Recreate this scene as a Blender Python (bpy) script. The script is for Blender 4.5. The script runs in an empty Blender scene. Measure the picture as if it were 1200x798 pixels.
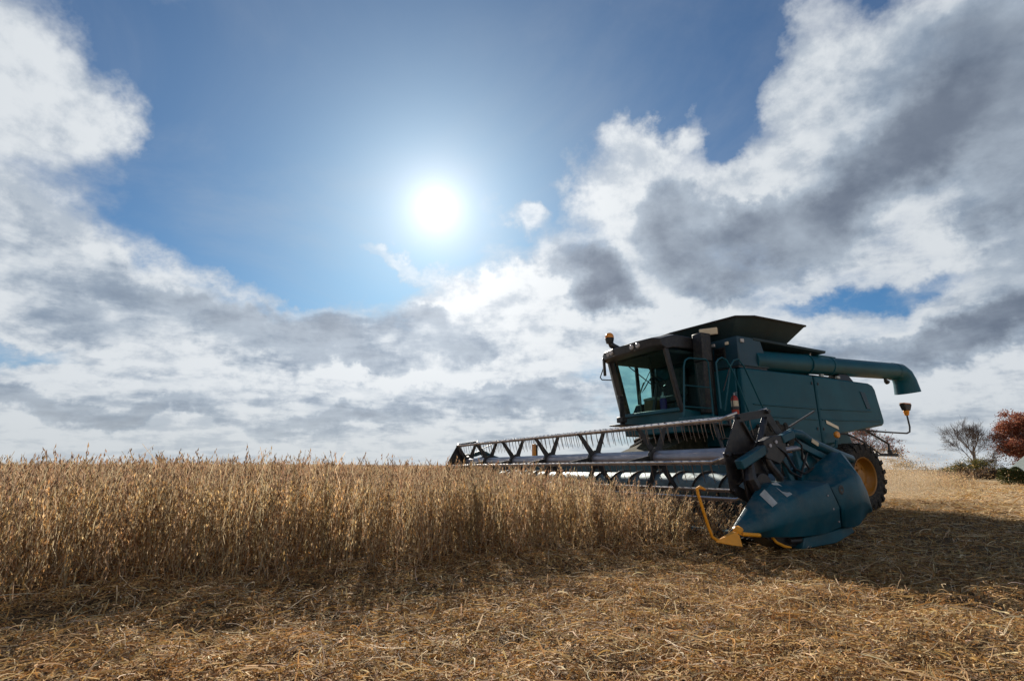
import bpy, math, random
import numpy as np
from mathutils import Vector, Matrix, Euler

random.seed(7)
R = np.random.default_rng(11)
S = bpy.context.scene
COL = S.collection

# ------------------------------------------------------------------ camera
FPX = 630.0
PITCH = math.atan(150 / FPX)
CAMH = 0.9
cd = bpy.data.cameras.new('camera')
cam = bpy.data.objects.new('camera', cd)
COL.objects.link(cam)
cam.location = (0, 0, CAMH)
cam.rotation_euler = (math.pi / 2 + PITCH, 0, 0)
cd.sensor_width = 36
cd.sensor_fit = 'HORIZONTAL'
cd.lens = FPX / 1200 * 36
cd.clip_start = 0.05
cd.clip_end = 3000
S.camera = cam

# ------------------------------------------------------------------ sun and sky
SUN_EL, SUN_AZ = math.radians(26.9), math.radians(-8.7)      # azimuth from +Y towards +X
sdir = Vector((math.sin(SUN_AZ) * math.cos(SUN_EL), math.cos(SUN_AZ) * math.cos(SUN_EL), math.sin(SUN_EL)))
sl = bpy.data.lights.new('sun', 'SUN')
sl.energy = 5.0
sl.angle = math.radians(0.6)
sl.color = (1.0, 0.92, 0.80)
so = bpy.data.objects.new('sun', sl)
COL.objects.link(so)
so.rotation_euler = (-sdir).to_track_quat('-Z', 'Y').to_euler()

S.view_settings.view_transform = 'Standard'
S.view_settings.look = 'None'
EXPO = 0.75
S.view_settings.exposure = EXPO
S.view_settings.gamma = 1
S.view_settings.use_curve_mapping = False
S.cycles.max_bounces = 8
S.cycles.diffuse_bounces = 6
S.cycles.transmission_bounces = 6
S.cycles.transparent_max_bounces = 12
S.cycles.use_denoising = True


class G:
    """tiny helper that writes maths as shader nodes"""
    def __init__(self, nt):
        self.nt = nt

    def node(self, t, **kw):
        n = self.nt.nodes.new(t)
        for k, v in kw.items():
            setattr(n, k, v)
        return n

    def put(self, sock, v):
        if isinstance(v, bpy.types.NodeSocket):
            self.nt.links.new(v, sock)
        else:
            sock.default_value = v

    def m(self, op, a, b=0.0, c=None, clamp=False):
        n = self.node('ShaderNodeMath', operation=op)
        n.use_clamp = clamp
        self.put(n.inputs[0], a)
        self.put(n.inputs[1], b)
        if c is not None:
            self.put(n.inputs[2], c)
        return n.outputs[0]

    def v(self, op, a, b=(0, 0, 0), scale=None):
        n = self.node('ShaderNodeVectorMath', operation=op)
        self.put(n.inputs[0], a)
        self.put(n.inputs[1], b)
        if scale is not None:
            self.put(n.inputs['Scale'], scale)
        return n.outputs['Value'] if op in ('DOT_PRODUCT', 'LENGTH', 'DISTANCE') else n.outputs[0]

    def noise(self, vec, scale, detail=6, rough=0.55, dist=0.0, col=False, lac=2.0):
        n = self.node('ShaderNodeTexNoise')
        self.put(n.inputs['Vector'], vec)
        n.inputs['Scale'].default_value = scale
        n.inputs['Detail'].default_value = detail
        n.inputs['Roughness'].default_value = rough
        n.inputs['Lacunarity'].default_value = lac
        n.inputs['Distortion'].default_value = dist
        return n.outputs['Color'] if col else n.outputs[0]

    def ss(self, x, lo, hi, to0=0.0, to1=1.0, smooth=True):
        n = self.node('ShaderNodeMapRange')
        n.interpolation_type = 'SMOOTHSTEP' if smooth else 'LINEAR'
        self.put(n.inputs[0], x)
        n.inputs[1].default_value = lo
        n.inputs[2].default_value = hi
        n.inputs[3].default_value = to0
        n.inputs[4].default_value = to1
        return n.outputs[0]

    def mix(self, f, a, b, mode='MIX'):
        n = self.node('ShaderNodeMix', data_type='RGBA', blend_type=mode)
        self.put(n.inputs[0], f)
        self.put(n.inputs[6], a if isinstance(a, bpy.types.NodeSocket) else (*a, 1))
        self.put(n.inputs[7], b if isinstance(b, bpy.types.NodeSocket) else (*b, 1))
        return n.outputs[2]


world = bpy.data.worlds.new('World')
S.world = world
world.use_nodes = True
wn = world.node_tree
wn.nodes.clear()
g = G(wn)
wo = g.node('ShaderNodeOutputWorld')
bgn = g.node('ShaderNodeBackground')
wn.links.new(bgn.outputs[0], wo.inputs[0])
STR = 0.1
bgn.inputs[1].default_value = STR
sky = g.node('ShaderNodeTexSky')
sky.sky_type = 'NISHITA'
sky.sun_disc = False
sky.sun_elevation = SUN_EL
sky.sun_rotation = SUN_AZ
sky.air_density = 1.0
sky.dust_density = 0.6
sky.ozone_density = 2.2
tc = g.node('ShaderNodeTexCoord')
D0 = g.v('NORMALIZE', tc.outputs['Generated'])
# gentle warp so that the cloud masses get ragged outlines
w1 = g.noise(D0, 5.5, 6, 0.62, 0, True)
w1 = g.v('SUBTRACT', w1, (0.5, 0.5, 0.5))
D1 = g.v('ADD', D0, g.v('SCALE', w1, scale=0.21))


def sky_dir(px, py):
    x, y = (px - 600) / FPX, -(py - 399) / FPX
    d = Vector((x, math.cos(PITCH) - y * math.sin(PITCH), math.sin(PITCH) + y * math.cos(PITCH)))
    return d


def blob(px, py, rx, ry, ang, w):
    """soft elliptical mass of cloud fixed in the sky: centre direction, angular radii, tilt"""
    d = sky_dir(px, py)
    L = d.length
    c = d.normalized()
    e1 = Vector((c.y, -c.x, 0)).normalized()
    e2 = e1.cross(c) * -1
    if e2.z < 0:
        e2 = -e2
    a = math.radians(ang)
    f1 = e1 * math.cos(a) + e2 * math.sin(a)
    f2 = -e1 * math.sin(a) + e2 * math.cos(a)
    f3 = f1.cross(f2)
    rot = Matrix((f1, f2, f3)).transposed().to_euler('XYZ')
    mp = g.node('ShaderNodeMapping', vector_type='TEXTURE')
    wn.links.new(D1, mp.inputs[0])
    mp.inputs['Location'].default_value = c
    mp.inputs['Rotation'].default_value = rot
    k = 1.0 / (FPX * L)
    mp.inputs['Scale'].default_value = (rx * k, ry * k, max(rx, ry) * k)
    gr = g.node('ShaderNodeTexGradient', gradient_type='SPHERICAL')
    wn.links.new(mp.outputs[0], gr.inputs[0])
    return g.m('MULTIPLY', g.ss(gr.outputs[1], 0.0, 0.75), w)


def total(bl, base=0.0):
    acc = base
    for b in bl:
        acc = g.m('ADD', blob(*b), acc)
    return acc


# where cloud stands (weights > 0) and where the blue gaps are (weights < 0)
cover = total([
    (10, 70, 150, 150, -20, 1.0), (85, 120, 70, 80, -50, .5), (-150, 100, 300, 300, 0, 1.0),
    (60, 370, 330, 140, -22, 1.2), (260, 410, 330, 90, -12, 1.2), (120, 500, 420, 90, 0, 1.2), (60, 260, 110, 60, -30, .6),
    (480, 445, 300, 110, 0, 1.3), (650, 400, 250, 140, 0, 1.3), (600, 345, 150, 44, 6, 1.0),
    (470, 308, 90, 18, -16, .75), (618, 258, 30, 46, 60, 1.1),
    (735, 210, 90, 130, 10, 1.5), (760, 160, 70, 50, -20, .9), (830, 210, 110, 90, -40, .6), (850, 300, 240, 150, 0, 1.2), (1010, 150, 220, 130, 35, 1.2),
    (1150, 60, 200, 170, 30, 1.1), (1230, 220, 260, 210, 0, 1.3), (945, 55, 90, 55, 60, 1.0), (812, 135, 40, 50, 0, 1.1), (980, 90, 120, 60, 30, .5),
    (1000, 430, 300, 90, 8, 1.1), (1180, 430, 260, 100, 10, 1.2), (1100, 520, 300, 70, 0, .9), (500, 535, 900, 70, 0, 1.0),
    (320, 150, 230, 150, -35, -.6), (330, 285, 160, 50, -22, -.7), (190, 190, 90, 60, -30, -.5), (600, 110, 300, 150, 0, -.7), (820, 60, 100, 100, 30, -.7), (855, 165, 26, 60, -20, -.6), (620, 200, 60, 120, 0, -.5),
    (1080, 335, 150, 24, 8, -.6), (960, 355, 60, 20, 8, -.6), (250, 365, 90, 12, -14, -.5), (330, 455, 120, 10, 0, -.5), (700, 430, 60, 30, 0, -.5), (60, 415, 130, 24, 0, -.8), (300, 340, 110, 14, -10, -.4), (1080, 30, 40, 30, 30, -.5),
    (1700, 300, 600, 500, 0, .8), (-700, 300, 500, 400, 0, .8),
])
# where the cloud is thick enough to go grey underneath
grey = total([
    (40, 345, 170, 44, -14, .55), (340, 395, 180, 40, -4, .75), (500, 388, 115, 46, -12, .9), (70, 476, 240, 22, 0, .8),
    (610, 468, 200, 26, 0, .85), (400, 486, 130, 14, 0, .6), (1170, 110, 190, 170, 35, 1.25), (1030, 195, 140, 70, 25, 1.1),
    (940, 265, 110, 66, 0, 1.1), (815, 280, 105, 85, -30, 1.5), (703, 345, 72, 52, -20, 1.9), (880, 325, 80, 40, 15, .8),
    (1190, 250, 100, 40, 0, .5), (1150, 392, 200, 38, 8, 1.4), (980, 420, 90, 20, 0, .4), (190, 345, 110, 30, -20, .3),
    (1700, 300, 600, 500, 0, .6), (-700, 300, 500, 400, 0, .6),
    (722, 190, 56, 110, 0, -1.1), (870, 200, 120, 46, 40, -.9), (580, 335, 170, 34, 0, -1.1), (770, 375, 120, 26, 0, -.8), (640, 425, 130, 22, 0, -.9),
    (130, 425, 260, 24, 0, -.9), (250, 515, 500, 24, 0, -.7), (1100, 470, 260, 40, 8, -.8), (1040, 310, 220, 30, 8, -.9), (130, 265, 190, 46, -30, -.9), (60, 80, 150, 120, 0, -.5), (330, 350, 130, 22, -12, -.7), (450, 445, 200, 14, 0, -.6),
])
sep = g.node('ShaderNodeSeparateXYZ')
wn.links.new(D0, sep.inputs[0])
zz = g.m('ADD', g.m('MAXIMUM', sep.outputs[2], 0.0), 0.22)
PL = g.v('DIVIDE', D0, g.node('ShaderNodeCombineXYZ').outputs[0])
cx = wn.nodes[-1] if False else [n for n in wn.nodes if n.type == 'COMBXYZ'][-1]
for i in range(3):
    wn.links.new(zz, cx.inputs[i])
PLo = g.v('ADD', PL, (sdir.x * 0.10, sdir.y * 0.10, 0.04))
n1 = g.noise(PL, 2.6, 9, 0.60, 0.15)
n1o = g.noise(PLo, 2.6, 5, 0.56, 0.15)
n2 = g.noise(PL, 8.5, 8, 0.62, 0.0)
n3 = g.noise(D0, 3.2, 9, 0.62, 0.3)
dens = g.m('ADD', cover, g.m('MULTIPLY', g.m('SUBTRACT', n1, 0.5), 1.9))
dens = g.m('ADD', dens, g.m('MULTIPLY', g.m('SUBTRACT', n2, 0.5), 0.9))
dens = g.m('ADD', dens, g.m('MULTIPLY', g.m('SUBTRACT', n3, 0.5), 1.3))
alpha = g.m('MULTIPLY', g.m('POWER', g.ss(dens, 0.0, 1.35), 0.75), 1.0)
gf = g.m('ADD', g.m('MULTIPLY', grey, 0.62), g.m('MULTIPLY', g.m('SUBTRACT', n1, 0.5), 1.3))
gf = g.m('ADD', gf, g.m('MULTIPLY', g.m('SUBTRACT', n3, 0.5), 1.3))
gf = g.m('ADD', gf, g.m('MULTIPLY', g.m('SUBTRACT', n2, 0.5), 0.45))
gf = g.m('ADD', gf, g.m('MULTIPLY', g.m('SUBTRACT', n1o, n1), 1.6))
gf = g.m('ADD', gf, g.ss(dens, 0.2, 2.2, -0.22, 0.04))
gf = g.m('SUBTRACT', gf, 0.02)
# light: bright thin rims -> white body -> grey belly
c_white = (0.70, 0.735, 0.775)
c_mid = (0.42, 0.485, 0.57)
c_dark = (0.165, 0.20, 0.265)
cc = g.mix(g.ss(gf, -0.15, 0.38), c_white, c_mid)
cc = g.mix(g.ss(gf, 0.10, 1.35), cc, c_dark)
# relief: billows lit from the sun's side, shaded on the other, at two sizes
n4 = g.noise(D0, 9.0, 9, 0.66, 0.2)
n4o = g.noise(g.v('ADD', D0, tuple(sdir * 0.035)), 9.0, 6, 0.62, 0.2)
n5 = g.noise(PL, 4.2, 9, 0.62, 0.4)
rel = g.m('ADD', g.m('MULTIPLY', g.m('SUBTRACT', n4, n4o), 1.25), g.m('MULTIPLY', g.m('SUBTRACT', n1, n1o), 1.8))
rel = g.m('ADD', rel, g.m('MULTIPLY', g.m('SUBTRACT', n5, 0.5), 0.65))
rel = g.m('MULTIPLY', rel, g.ss(gf, 0.1, 0.9, 1.0, 0.35))
shade = g.ss(rel, -0.50, 0.34, 0.58, 1.14)
cc = g.mix(1.0, cc, g.mix(g.ss(shade, 0.6, 1.05), (0.70, 0.75, 0.81), (1.12, 1.11, 1.09)), 'MULTIPLY')
# angle from the sun
sd = g.v('DOT_PRODUCT', D0, tuple(sdir))
th = g.m('MULTIPLY', g.m('ARCCOSINE', g.m('MINIMUM', sd, 0.999999)), 57.2958)
near_sun = g.m('POWER', 2.71828, g.m('MULTIPLY', th, -1 / 16.0))
cc = g.mix(1.0, cc, g.mix(near_sun, (0.84, 0.86, 0.88), (1.42, 1.40, 1.37)), 'MULTIPLY')
horizon_w = g.ss(sep.outputs[2], 0.15, 0.0)
cc = g.mix(g.m('MULTIPLY', horizon_w, 0.55), cc, (0.56, 0.60, 0.62))
# unseen bright clouds added behind the camera to fill the machine and crop
rear_fill = g.ss(sd, 0.15, -0.55)
cc = g.mix(g.m('MULTIPLY', rear_fill, g.ss(n1, .3, .7, .75, 1.0)), cc, (1.05, 0.99, 0.92))
alpha = g.m('MAXIMUM', alpha, g.m('MULTIPLY', rear_fill, g.ss(n1, 0.38, 0.56)))
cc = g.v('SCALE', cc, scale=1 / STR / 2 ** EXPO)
alpha = g.m('MAXIMUM', alpha, g.ss(sep.outputs[2], 0.11, 0.02))
blue = g.mix(1.0, sky.outputs[0], (0.38, 0.80, 1.14), 'MULTIPLY')
blue = g.v('SCALE', blue, scale=0.62 / 2 ** EXPO)
veil = g.m('MULTIPLY', g.ss(g.noise(PL, 1.3, 8, 0.62, 0.8), 0.45, 0.85), 0.24)
blue = g.mix(g.m('MULTIPLY', near_sun, 0.42), blue, (4.2 / 2 ** EXPO, 4.5 / 2 ** EXPO, 5.0 / 2 ** EXPO))
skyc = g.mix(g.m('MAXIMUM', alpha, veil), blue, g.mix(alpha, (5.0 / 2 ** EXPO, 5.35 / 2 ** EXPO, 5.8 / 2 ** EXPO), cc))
# the sun itself behind thin high cloud: blinding core and its aureole
core = g.m('MULTIPLY', g.m('POWER', 2.71828, g.m('MULTIPLY', g.m('POWER', g.m('DIVIDE', th, 2.3), 1.2), -1.0)), 0.62)
halo = g.m('MULTIPLY', g.m('POWER', 2.71828, g.m('DIVIDE', th, -5.2)), 0.44)
halo2 = g.m('MULTIPLY', g.m('POWER', 2.71828, g.m('DIVIDE', th, -14.0)), 0.10)
gl = g.m('ADD', g.m('ADD', core, halo), halo2)
glc = g.v('SCALE', (1.0, 0.93, 0.87), scale=g.m('DIVIDE', gl, STR * 2 ** EXPO))
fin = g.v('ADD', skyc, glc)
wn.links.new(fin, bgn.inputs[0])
world.cycles.sampling_method = 'MANUAL'
world.cycles.sample_map_resolution = 1024


# ------------------------------------------------------------------ materials
def mat(name, color, rough=0.5, metal=0.0, var=0.0, vscale=4.0, bump=0.0, dust=0.0, spec=0.5, coat=0.0, dustcol=(0.30, 0.24, 0.16), emit=None):
    m = bpy.data.materials.new(name)
    m.use_nodes = True
    nt = m.node_tree
    q = G(nt)
    b = nt.nodes['Principled BSDF']
    b.inputs['Roughness'].default_value = rough
    b.inputs['Metallic'].default_value = metal
    b.inputs['Specular IOR Level'].default_value = spec
    b.inputs['Coat Weight'].default_value = coat
    tcn = q.node('ShaderNodeTexCoord')
    o = tcn.outputs['Object']
    c = (*color, 1)
    if var > 0 or dust > 0:
        n = q.noise(o, vscale, 6, 0.6)
        lo = tuple(x * (1 - var) for x in color)
        hi = tuple(min(1, x * (1 + var)) for x in color)
        cs = q.mix(q.ss(n, 0.3, 0.7), lo, hi)
        if dust > 0:
            n3 = q.noise(o, vscale * 2.7, 8, 0.7)
            geo = q.node('ShaderNodeNewGeometry')
            sp = q.node('ShaderNodeSeparateXYZ')
            nt.links.new(geo.outputs['Normal'], sp.inputs[0])
            up = q.ss(sp.outputs[2], -0.2, 1.0, 0.35, 1.0)
            df = q.m('MULTIPLY', q.m('MULTIPLY', q.ss(n3, 0.42, 0.72), up), dust)
            cs = q.mix(df, cs, dustcol)
            rr = q.m('ADD', q.m('MULTIPLY', df, 0.5), rough, clamp=True)
            nt.links.new(rr, b.inputs['Roughness'])
        nt.links.new(cs, b.inputs['Base Color'])
    else:
        b.inputs['Base Color'].default_value = c
    if bump > 0:
        bn = q.node('ShaderNodeBump')
        bn.inputs['Strength'].default_value = bump
        bn.inputs['Distance'].default_value = 0.01
        nt.links.new(q.noise(o, vscale * 6, 5, 0.6), bn.inputs['Height'])
        nt.links.new(bn.outputs[0], b.inputs['Normal'])
    return m


TEAL = mat('teal_paint', (0.003, 0.074, 0.098), 0.40, 0, 0.15, 1.6, 0.02, 0.05, spec=0.32)
TEAL2 = mat('teal_paint_header', (0.003, 0.064, 0.094), 0.42, 0, 0.25, 2.5, 0.05, 0.26, spec=0.4)
SLATE = mat('slate_paint', (0.010, 0.045, 0.066), 0.42, 0, 0.15, 1.5, 0.02, 0.08)
HOP = mat('hopper_panel', (0.006, 0.024, 0.028), 0.6, 0, 0.2, 2, 0.02, 0.08)
DARK = mat('dark_steel', (0.022, 0.022, 0.024), 0.5, 0.2, 0.3, 6, 0.1, 0.4)
BLACK = mat('black_plastic', (0.014, 0.013, 0.015), 0.42, 0, 0.2, 5, 0.05, 0.25)
RUBBER = mat('tyre_rubber', (0.016, 0.015, 0.014), 0.85, 0, 0.3, 7, 0.25, 0.55)
YEL = mat('yellow_rim_paint', (0.33, 0.135, 0.012), 0.45, 0, 0.15, 3, 0.03, 0.35)
ORANGE = mat('orange_yellow_plastic', (0.80, 0.33, 0.012), 0.45, 0, 0.1, 6, 0.03, 0.2)
AMBER = mat('amber_lens', (0.85, 0.30, 0.03), 0.25)
SUNRIM = mat('sun_rim_steel', (0.55, 0.52, 0.50), 0.28, 0.85, 0.1, 5, 0.03, 0.2)  # bat tube steel, made paler to carry the sun's rim highlight in its colour
STEEL = mat('worn_steel_tube', (0.36, 0.34, 0.36), 0.42, 0.65, 0.15, 3, 0.03, 0.25)
AUG = mat('auger_steel', (0.10, 0.16, 0.18), 0.58, 0.4, 0.3, 5, 0.05, 0.35)
BATM = mat('reel_bat_steel', (0.17, 0.125, 0.10), 0.42, 0.45, 0.3, 5, 0.05, 0.4)
TINE = BATM
TAPE = mat('white_reflective_tape', (0.42, 0.44, 0.42), 0.5, 0, 0.2, 9, 0, 0.35)
CREAM = mat('cream_lamp_lens', (0.88, 0.72, 0.50), 0.35)
LENS = mat('clear_lamp_lens', (0.55, 0.50, 0.46), 0.2)
RED = mat('red_enamel', (0.42, 0.035, 0.02), 0.4, 0, 0.15, 8, 0, 0.2)
PAPER = mat('pale_paper_label', (0.62, 0.52, 0.36), 0.7)
PURP = mat('purple_plastic', (0.07, 0.03, 0.15), 0.5)
COOL = mat('brown_cardboard', (0.16, 0.09, 0.035), 0.7, 0, 0.2, 8)
COOLT = mat('grey_lid', (0.20, 0.20, 0.17), 0.6)
SEAT = mat('grey_seat_cloth', (0.05, 0.05, 0.05), 0.9, 0, 0.2, 12)
INNER = mat('cab_trim', (0.05, 0.045, 0.05), 0.8, 0, 0.2, 4)


def glass(name, tint, gl=0.12):
    m = bpy.data.materials.new(name)
    m.use_nodes = True
    nt = m.node_tree
    nt.nodes.clear()
    o = nt.nodes.new('ShaderNodeOutputMaterial')
    t = nt.nodes.new('ShaderNodeBsdfTransparent')
    t.inputs[0].default_value = (*tint, 1)
    s = nt.nodes.new('ShaderNodeBsdfGlossy')
    s.inputs[0].default_value = (0.9, 0.95, 1, 1)
    s.inputs['Roughness'].default_value = 0.06
    f = nt.nodes.new('ShaderNodeLayerWeight')
    f.inputs[0].default_value = 0.06
    mx = nt.nodes.new('ShaderNodeMixShader')
    nt.links.new(f.outputs[0], mx.inputs[0])
    nt.links.new(t.outputs[0], mx.inputs[1])
    nt.links.new(s.outputs[0], mx.inputs[2])
    nt.links.new(mx.outputs[0], o.inputs[0])
    return m


GLASS = glass('tinted_cab_glass', (0.74, 0.88, 0.87))
FEED = mat('dusty_feeder_paint', (0.028, 0.030, 0.018), 0.9, 0, 0.3, 3, 0.1, 0.5, spec=0.15)


def plantmat(name, trans=0.35, rough=0.75, spec=0.2):
    m = bpy.data.materials.new(name)
    m.use_nodes = True
    nt = m.node_tree
    b = nt.nodes['Principled BSDF']
    o = [n for n in nt.nodes if n.type == 'OUTPUT_MATERIAL'][0]
    a = nt.nodes.new('ShaderNodeAttribute')
    a.attribute_name = 'Col'
    b.inputs['Roughness'].default_value = rough
    b.inputs['Specular IOR Level'].default_value = spec
    nt.links.new(a.outputs[0], b.inputs['Base Color'])
    t = nt.nodes.new('ShaderNodeBsdfTranslucent')
    nt.links.new(a.outputs[0], t.inputs[0])
    mx = nt.nodes.new('ShaderNodeMixShader')
    mx.inputs[0].default_value = trans
    nt.links.new(b.outputs[0], mx.inputs[1])
    nt.links.new(t.outputs[0], mx.inputs[2])
    nt.links.new(mx.outputs[0], o.inputs[0])
    return m


M_CROP = plantmat('dry_soybean', 0.55)
M_STRAW = plantmat('dry_straw', 0.30)
M_LEAF = plantmat('leaves', 0.30)
M_CHAFF = plantmat('flying_chaff', 0.5)
BARK = mat('grey_bark', (0.17, 0.145, 0.135), 0.9, 0, 0.3, 6, 0.2)


# ------------------------------------------------------------------ object helpers
def tag(o, label=None, cat=None, group=None, kind=None):
    if label: o['label'] = label
    if cat: o['category'] = cat
    if group: o['group'] = group
    if kind: o['kind'] = kind
    return o


def empty(name, loc, rz=0.0, label=None, cat=None, group=None, parent=None):
    o = bpy.data.objects.new(name, None)
    COL.objects.link(o)
    o.location = loc
    o.rotation_euler = (0, 0, rz)
    o.empty_display_size = 0.2
    if parent: o.parent = parent
    return tag(o, label, cat, group)


class MB:
    def __init__(self):
        self.v, self.f, self.mi = [], [], []
        self.cur = 0

    def add(self, vs, fs):
        b = len(self.v)
        self.v += [tuple(x) for x in vs]
        self.f += [tuple(i + b for i in q) for q in fs]
        self.mi += [self.cur] * len(fs)
        return self

    def box(self, x0, x1, y0, y1, z0, z1, T=None):
        vs = [(x, y, z) for x in (x0, x1) for y in (y0, y1) for z in (z0, z1)]
        if T: vs = [T @ Vector(p) for p in vs]
        return self.add(vs, [(0, 1, 3, 2), (4, 6, 7, 5), (0, 4, 5, 1), (2, 3, 7, 6), (0, 2, 6, 4), (1, 5, 7, 3)])

    def hexa(self, p):
        """8 corners: bottom 4 (ccw) then top 4"""
        return self.add(p, [(3, 2, 1, 0), (4, 5, 6, 7), (0, 1, 5, 4), (1, 2, 6, 5), (2, 3, 7, 6), (3, 0, 4, 7)])

    def tube(self, pts, r, n=8, cap=True):
        pts = [Vector(p) for p in pts]
        rs = r if isinstance(r, (list, tuple)) else [r] * len(pts)
        base = len(self.v)
        ref = None
        vs = []
        for i, p in enumerate(pts):
            if i == 0: t = pts[1] - pts[0]
            elif i == len(pts) - 1: t = pts[-1] - pts[-2]
            else: t = (pts[i + 1] - p).normalized() + (p - pts[i - 1]).normalized()
            t.normalize()
            if ref is None:
                ref = Vector((0, 0, 1)) if abs(t.z) < 0.9 else Vector((1, 0, 0))
                ref = (ref - t * ref.dot(t)).normalized()
            else:
                ref = (ref - t * ref.dot(t)).normalized()
            bb = t.cross(ref)
            for k in range(n):
                a = 2 * math.pi * (k + .5) / n
                vs.append(p + (ref * math.cos(a) + bb * math.sin(a)) * rs[i])
        fs = []
        for i in range(len(pts) - 1):
            for k in range(n):
                k2 = (k + 1) % n
                fs.append((i * n + k, i * n + k2, (i + 1) * n + k2, (i + 1) * n + k))
        if cap:
            fs.append(tuple(range(n))[::-1])
            fs.append(tuple((len(pts) - 1) * n + k for k in range(n)))
        return self.add(vs, fs)

    def bar(self, p0, p1, w, h, up=(0, 0, 1)):
        """rectangular beam from p0 to p1"""
        p0, p1, up = Vector(p0), Vector(p1), Vector(up)
        t = (p1 - p0).normalized()
        s = t.cross(up).normalized()
        u = s.cross(t)
        o = [(-w / 2, -h / 2), (w / 2, -h / 2), (w / 2, h / 2), (-w / 2, h / 2)]
        return self.hexa([p0 + s * a + u * b for a, b in o] + [p1 + s * a + u * b for a, b in o])

    def prismY(self, pts, y0, y1):
        """outline in x,z extruded between two y"""
        n = len(pts)
        vs = [(x, y0, z) for x, z in pts] + [(x, y1, z) for x, z in pts]
        fs = [tuple(range(n)), tuple(range(n, 2 * n))[::-1]] + [(i, i + n, (i + 1) % n + n, (i + 1) % n) for i in range(n)]
        return self.add(vs, fs)

    def lathe(self, prof, axis_o, axis='Y', n=32):
        """profile list of (radius, along)"""
        vs = []
        for r, h in prof:
            for k in range(n):
                a = 2 * math.pi * k / n
                if axis == 'Y': vs.append((axis_o[0] + r * math.cos(a), axis_o[1] + h, axis_o[2] + r * math.sin(a)))
                else: vs.append((axis_o[0] + r * math.cos(a), axis_o[1] + r * math.sin(a), axis_o[2] + h))
        fs = []
        for i in range(len(prof) - 1):
            for k in range(n):
                k2 = (k + 1) % n
                fs.append((i * n + k, (i + 1) * n + k, (i + 1) * n + k2, i * n + k2))
        return self.add(vs, fs)

    def loft(self, secs, cap=True):
        n = len(secs[0])
        vs = [p for s in secs for p in s]
        fs = []
        for i in range(len(secs) - 1):
            for k in range(n):
                k2 = (k + 1) % n
                fs.append((i * n + k, i * n + k2, (i + 1) * n + k2, (i + 1) * n + k))
        if cap:
            fs.append(tuple(range(n))[::-1])
            fs.append(tuple((len(secs) - 1) * n + k for k in range(n)))
        return self.add(vs, fs)

    def build(self, name, m, parent=None, bevel=0.0, smooth=False, seg=2, sub=0):
        me = bpy.data.meshes.new(name)
        me.from_pydata(self.v, [], self.f)
        mats = m if isinstance(m, (list, tuple)) else [m]
        for k in mats: me.materials.append(k)
        if len(mats) > 1: me.polygons.foreach_set('material_index', self.mi)
        import bmesh
        bm = bmesh.new()
        bm.from_mesh(me)
        bmesh.ops.recalc_face_normals(bm, faces=bm.faces)
        bm.to_mesh(me)
        bm.free()
        o = bpy.data.objects.new(name, me)
        COL.objects.link(o)
        if parent: o.parent = parent
        if sub:
            md = o.modifiers.new('sub', 'SUBSURF')
            md.levels = md.render_levels = sub
            smooth = True
        if bevel > 0:
            md = o.modifiers.new('bevel', 'BEVEL')
            md.width = bevel
            md.segments = seg
            md.limit_method = 'ANGLE'
            md.angle_limit = math.radians(35)
        if smooth or bevel > 0:
            me.polygons.foreach_set('use_smooth', [True] * len(me.polygons))
            if not sub:
                me.set_sharp_from_angle(angle=math.radians(40))
        return o


def fast_mesh(name, V, F, C=None, material=None, smooth=False, parent=None):
    """big numpy mesh; F is (n,3) or (n,4)"""
    me = bpy.data.meshes.new(name)
    V = np.asarray(V, np.float32)
    F = np.asarray(F, np.int32)
    k = F.shape[1]
    me.vertices.add(len(V))
    me.vertices.foreach_set('co', V.ravel())
    me.loops.add(F.size)
    me.loops.foreach_set('vertex_index', F.ravel())
    me.polygons.add(len(F))
    me.polygons.foreach_set('loop_start', np.arange(0, F.size, k, dtype=np.int32))
    if smooth:
        me.polygons.foreach_set('use_smooth', np.ones(len(F), bool))
    me.update(calc_edges=True)
    if C is not None:
        at = me.color_attributes.new('Col', 'FLOAT_COLOR', 'POINT')
        C4 = np.ones((len(V), 4), np.float32)
        C4[:, :3] = C
        at.data.foreach_set('color', C4.ravel())
    if material: me.materials.append(material)
    o = bpy.data.objects.new(name, me)
    COL.objects.link(o)
    if parent: o.parent = parent
    return o


# ------------------------------------------------------------------ machine frame
YAW = math.atan(334 * math.cos(PITCH) / FPX)
OX, OY = 0.885, 10.744
cB = np.array([math.cos(YAW), math.sin(YAW)])      # backwards along the machine
cA = np.array([-math.sin(YAW), math.cos(YAW)])     # towards the far end of the header


def m2w(X, Y):
    return OX - cB[0] * X - cA[0] * Y, OY - cB[1] * X - cA[1] * Y


def w2m(x, y):
    dx, dy = x - OX, y - OY
    return -(dx * cB[0] + dy * cB[1]), -(dx * cA[0] + dy * cA[1])


# ------------------------------------------------------------------ ground
_ph = R.uniform(0, 6.28, (18, 3))
_k = [(R.normal(0, 1, 2) * s, a) for s, a in [(0.5, .03)] * 4 + [(1.6, .016)] * 6 + [(4.0, .008)] * 8]


def gh(x, y):
    x = np.asarray(x, float)
    y = np.asarray(y, float)
    z = np.zeros_like(x)
    for (k, a), p in zip(_k, _ph):
        z = z + a * np.sin(k[0] * x + k[1] * y + p[0])
    r = np.hypot(x, y)
    fade = np.clip(r / 4, .3, 1) * np.clip(30 / np.maximum(r, 1), 0, 1)
    z = z * fade * .8
    X, Y = w2m(x, y)
    # the machine's track is flat, standing crop side rises very gently into the distance
    flat = np.clip((np.maximum(np.abs(Y) - 2.6, 0)) / 1.0, 0, 1)
    left = np.clip((0.25 - x / np.maximum(y, 1)) / 0.6, 0, 1)
    z = z * (0.35 + 0.65 * flat) + left * np.clip(y - 14, 0, 160) * 0.0085
    return z


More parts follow.
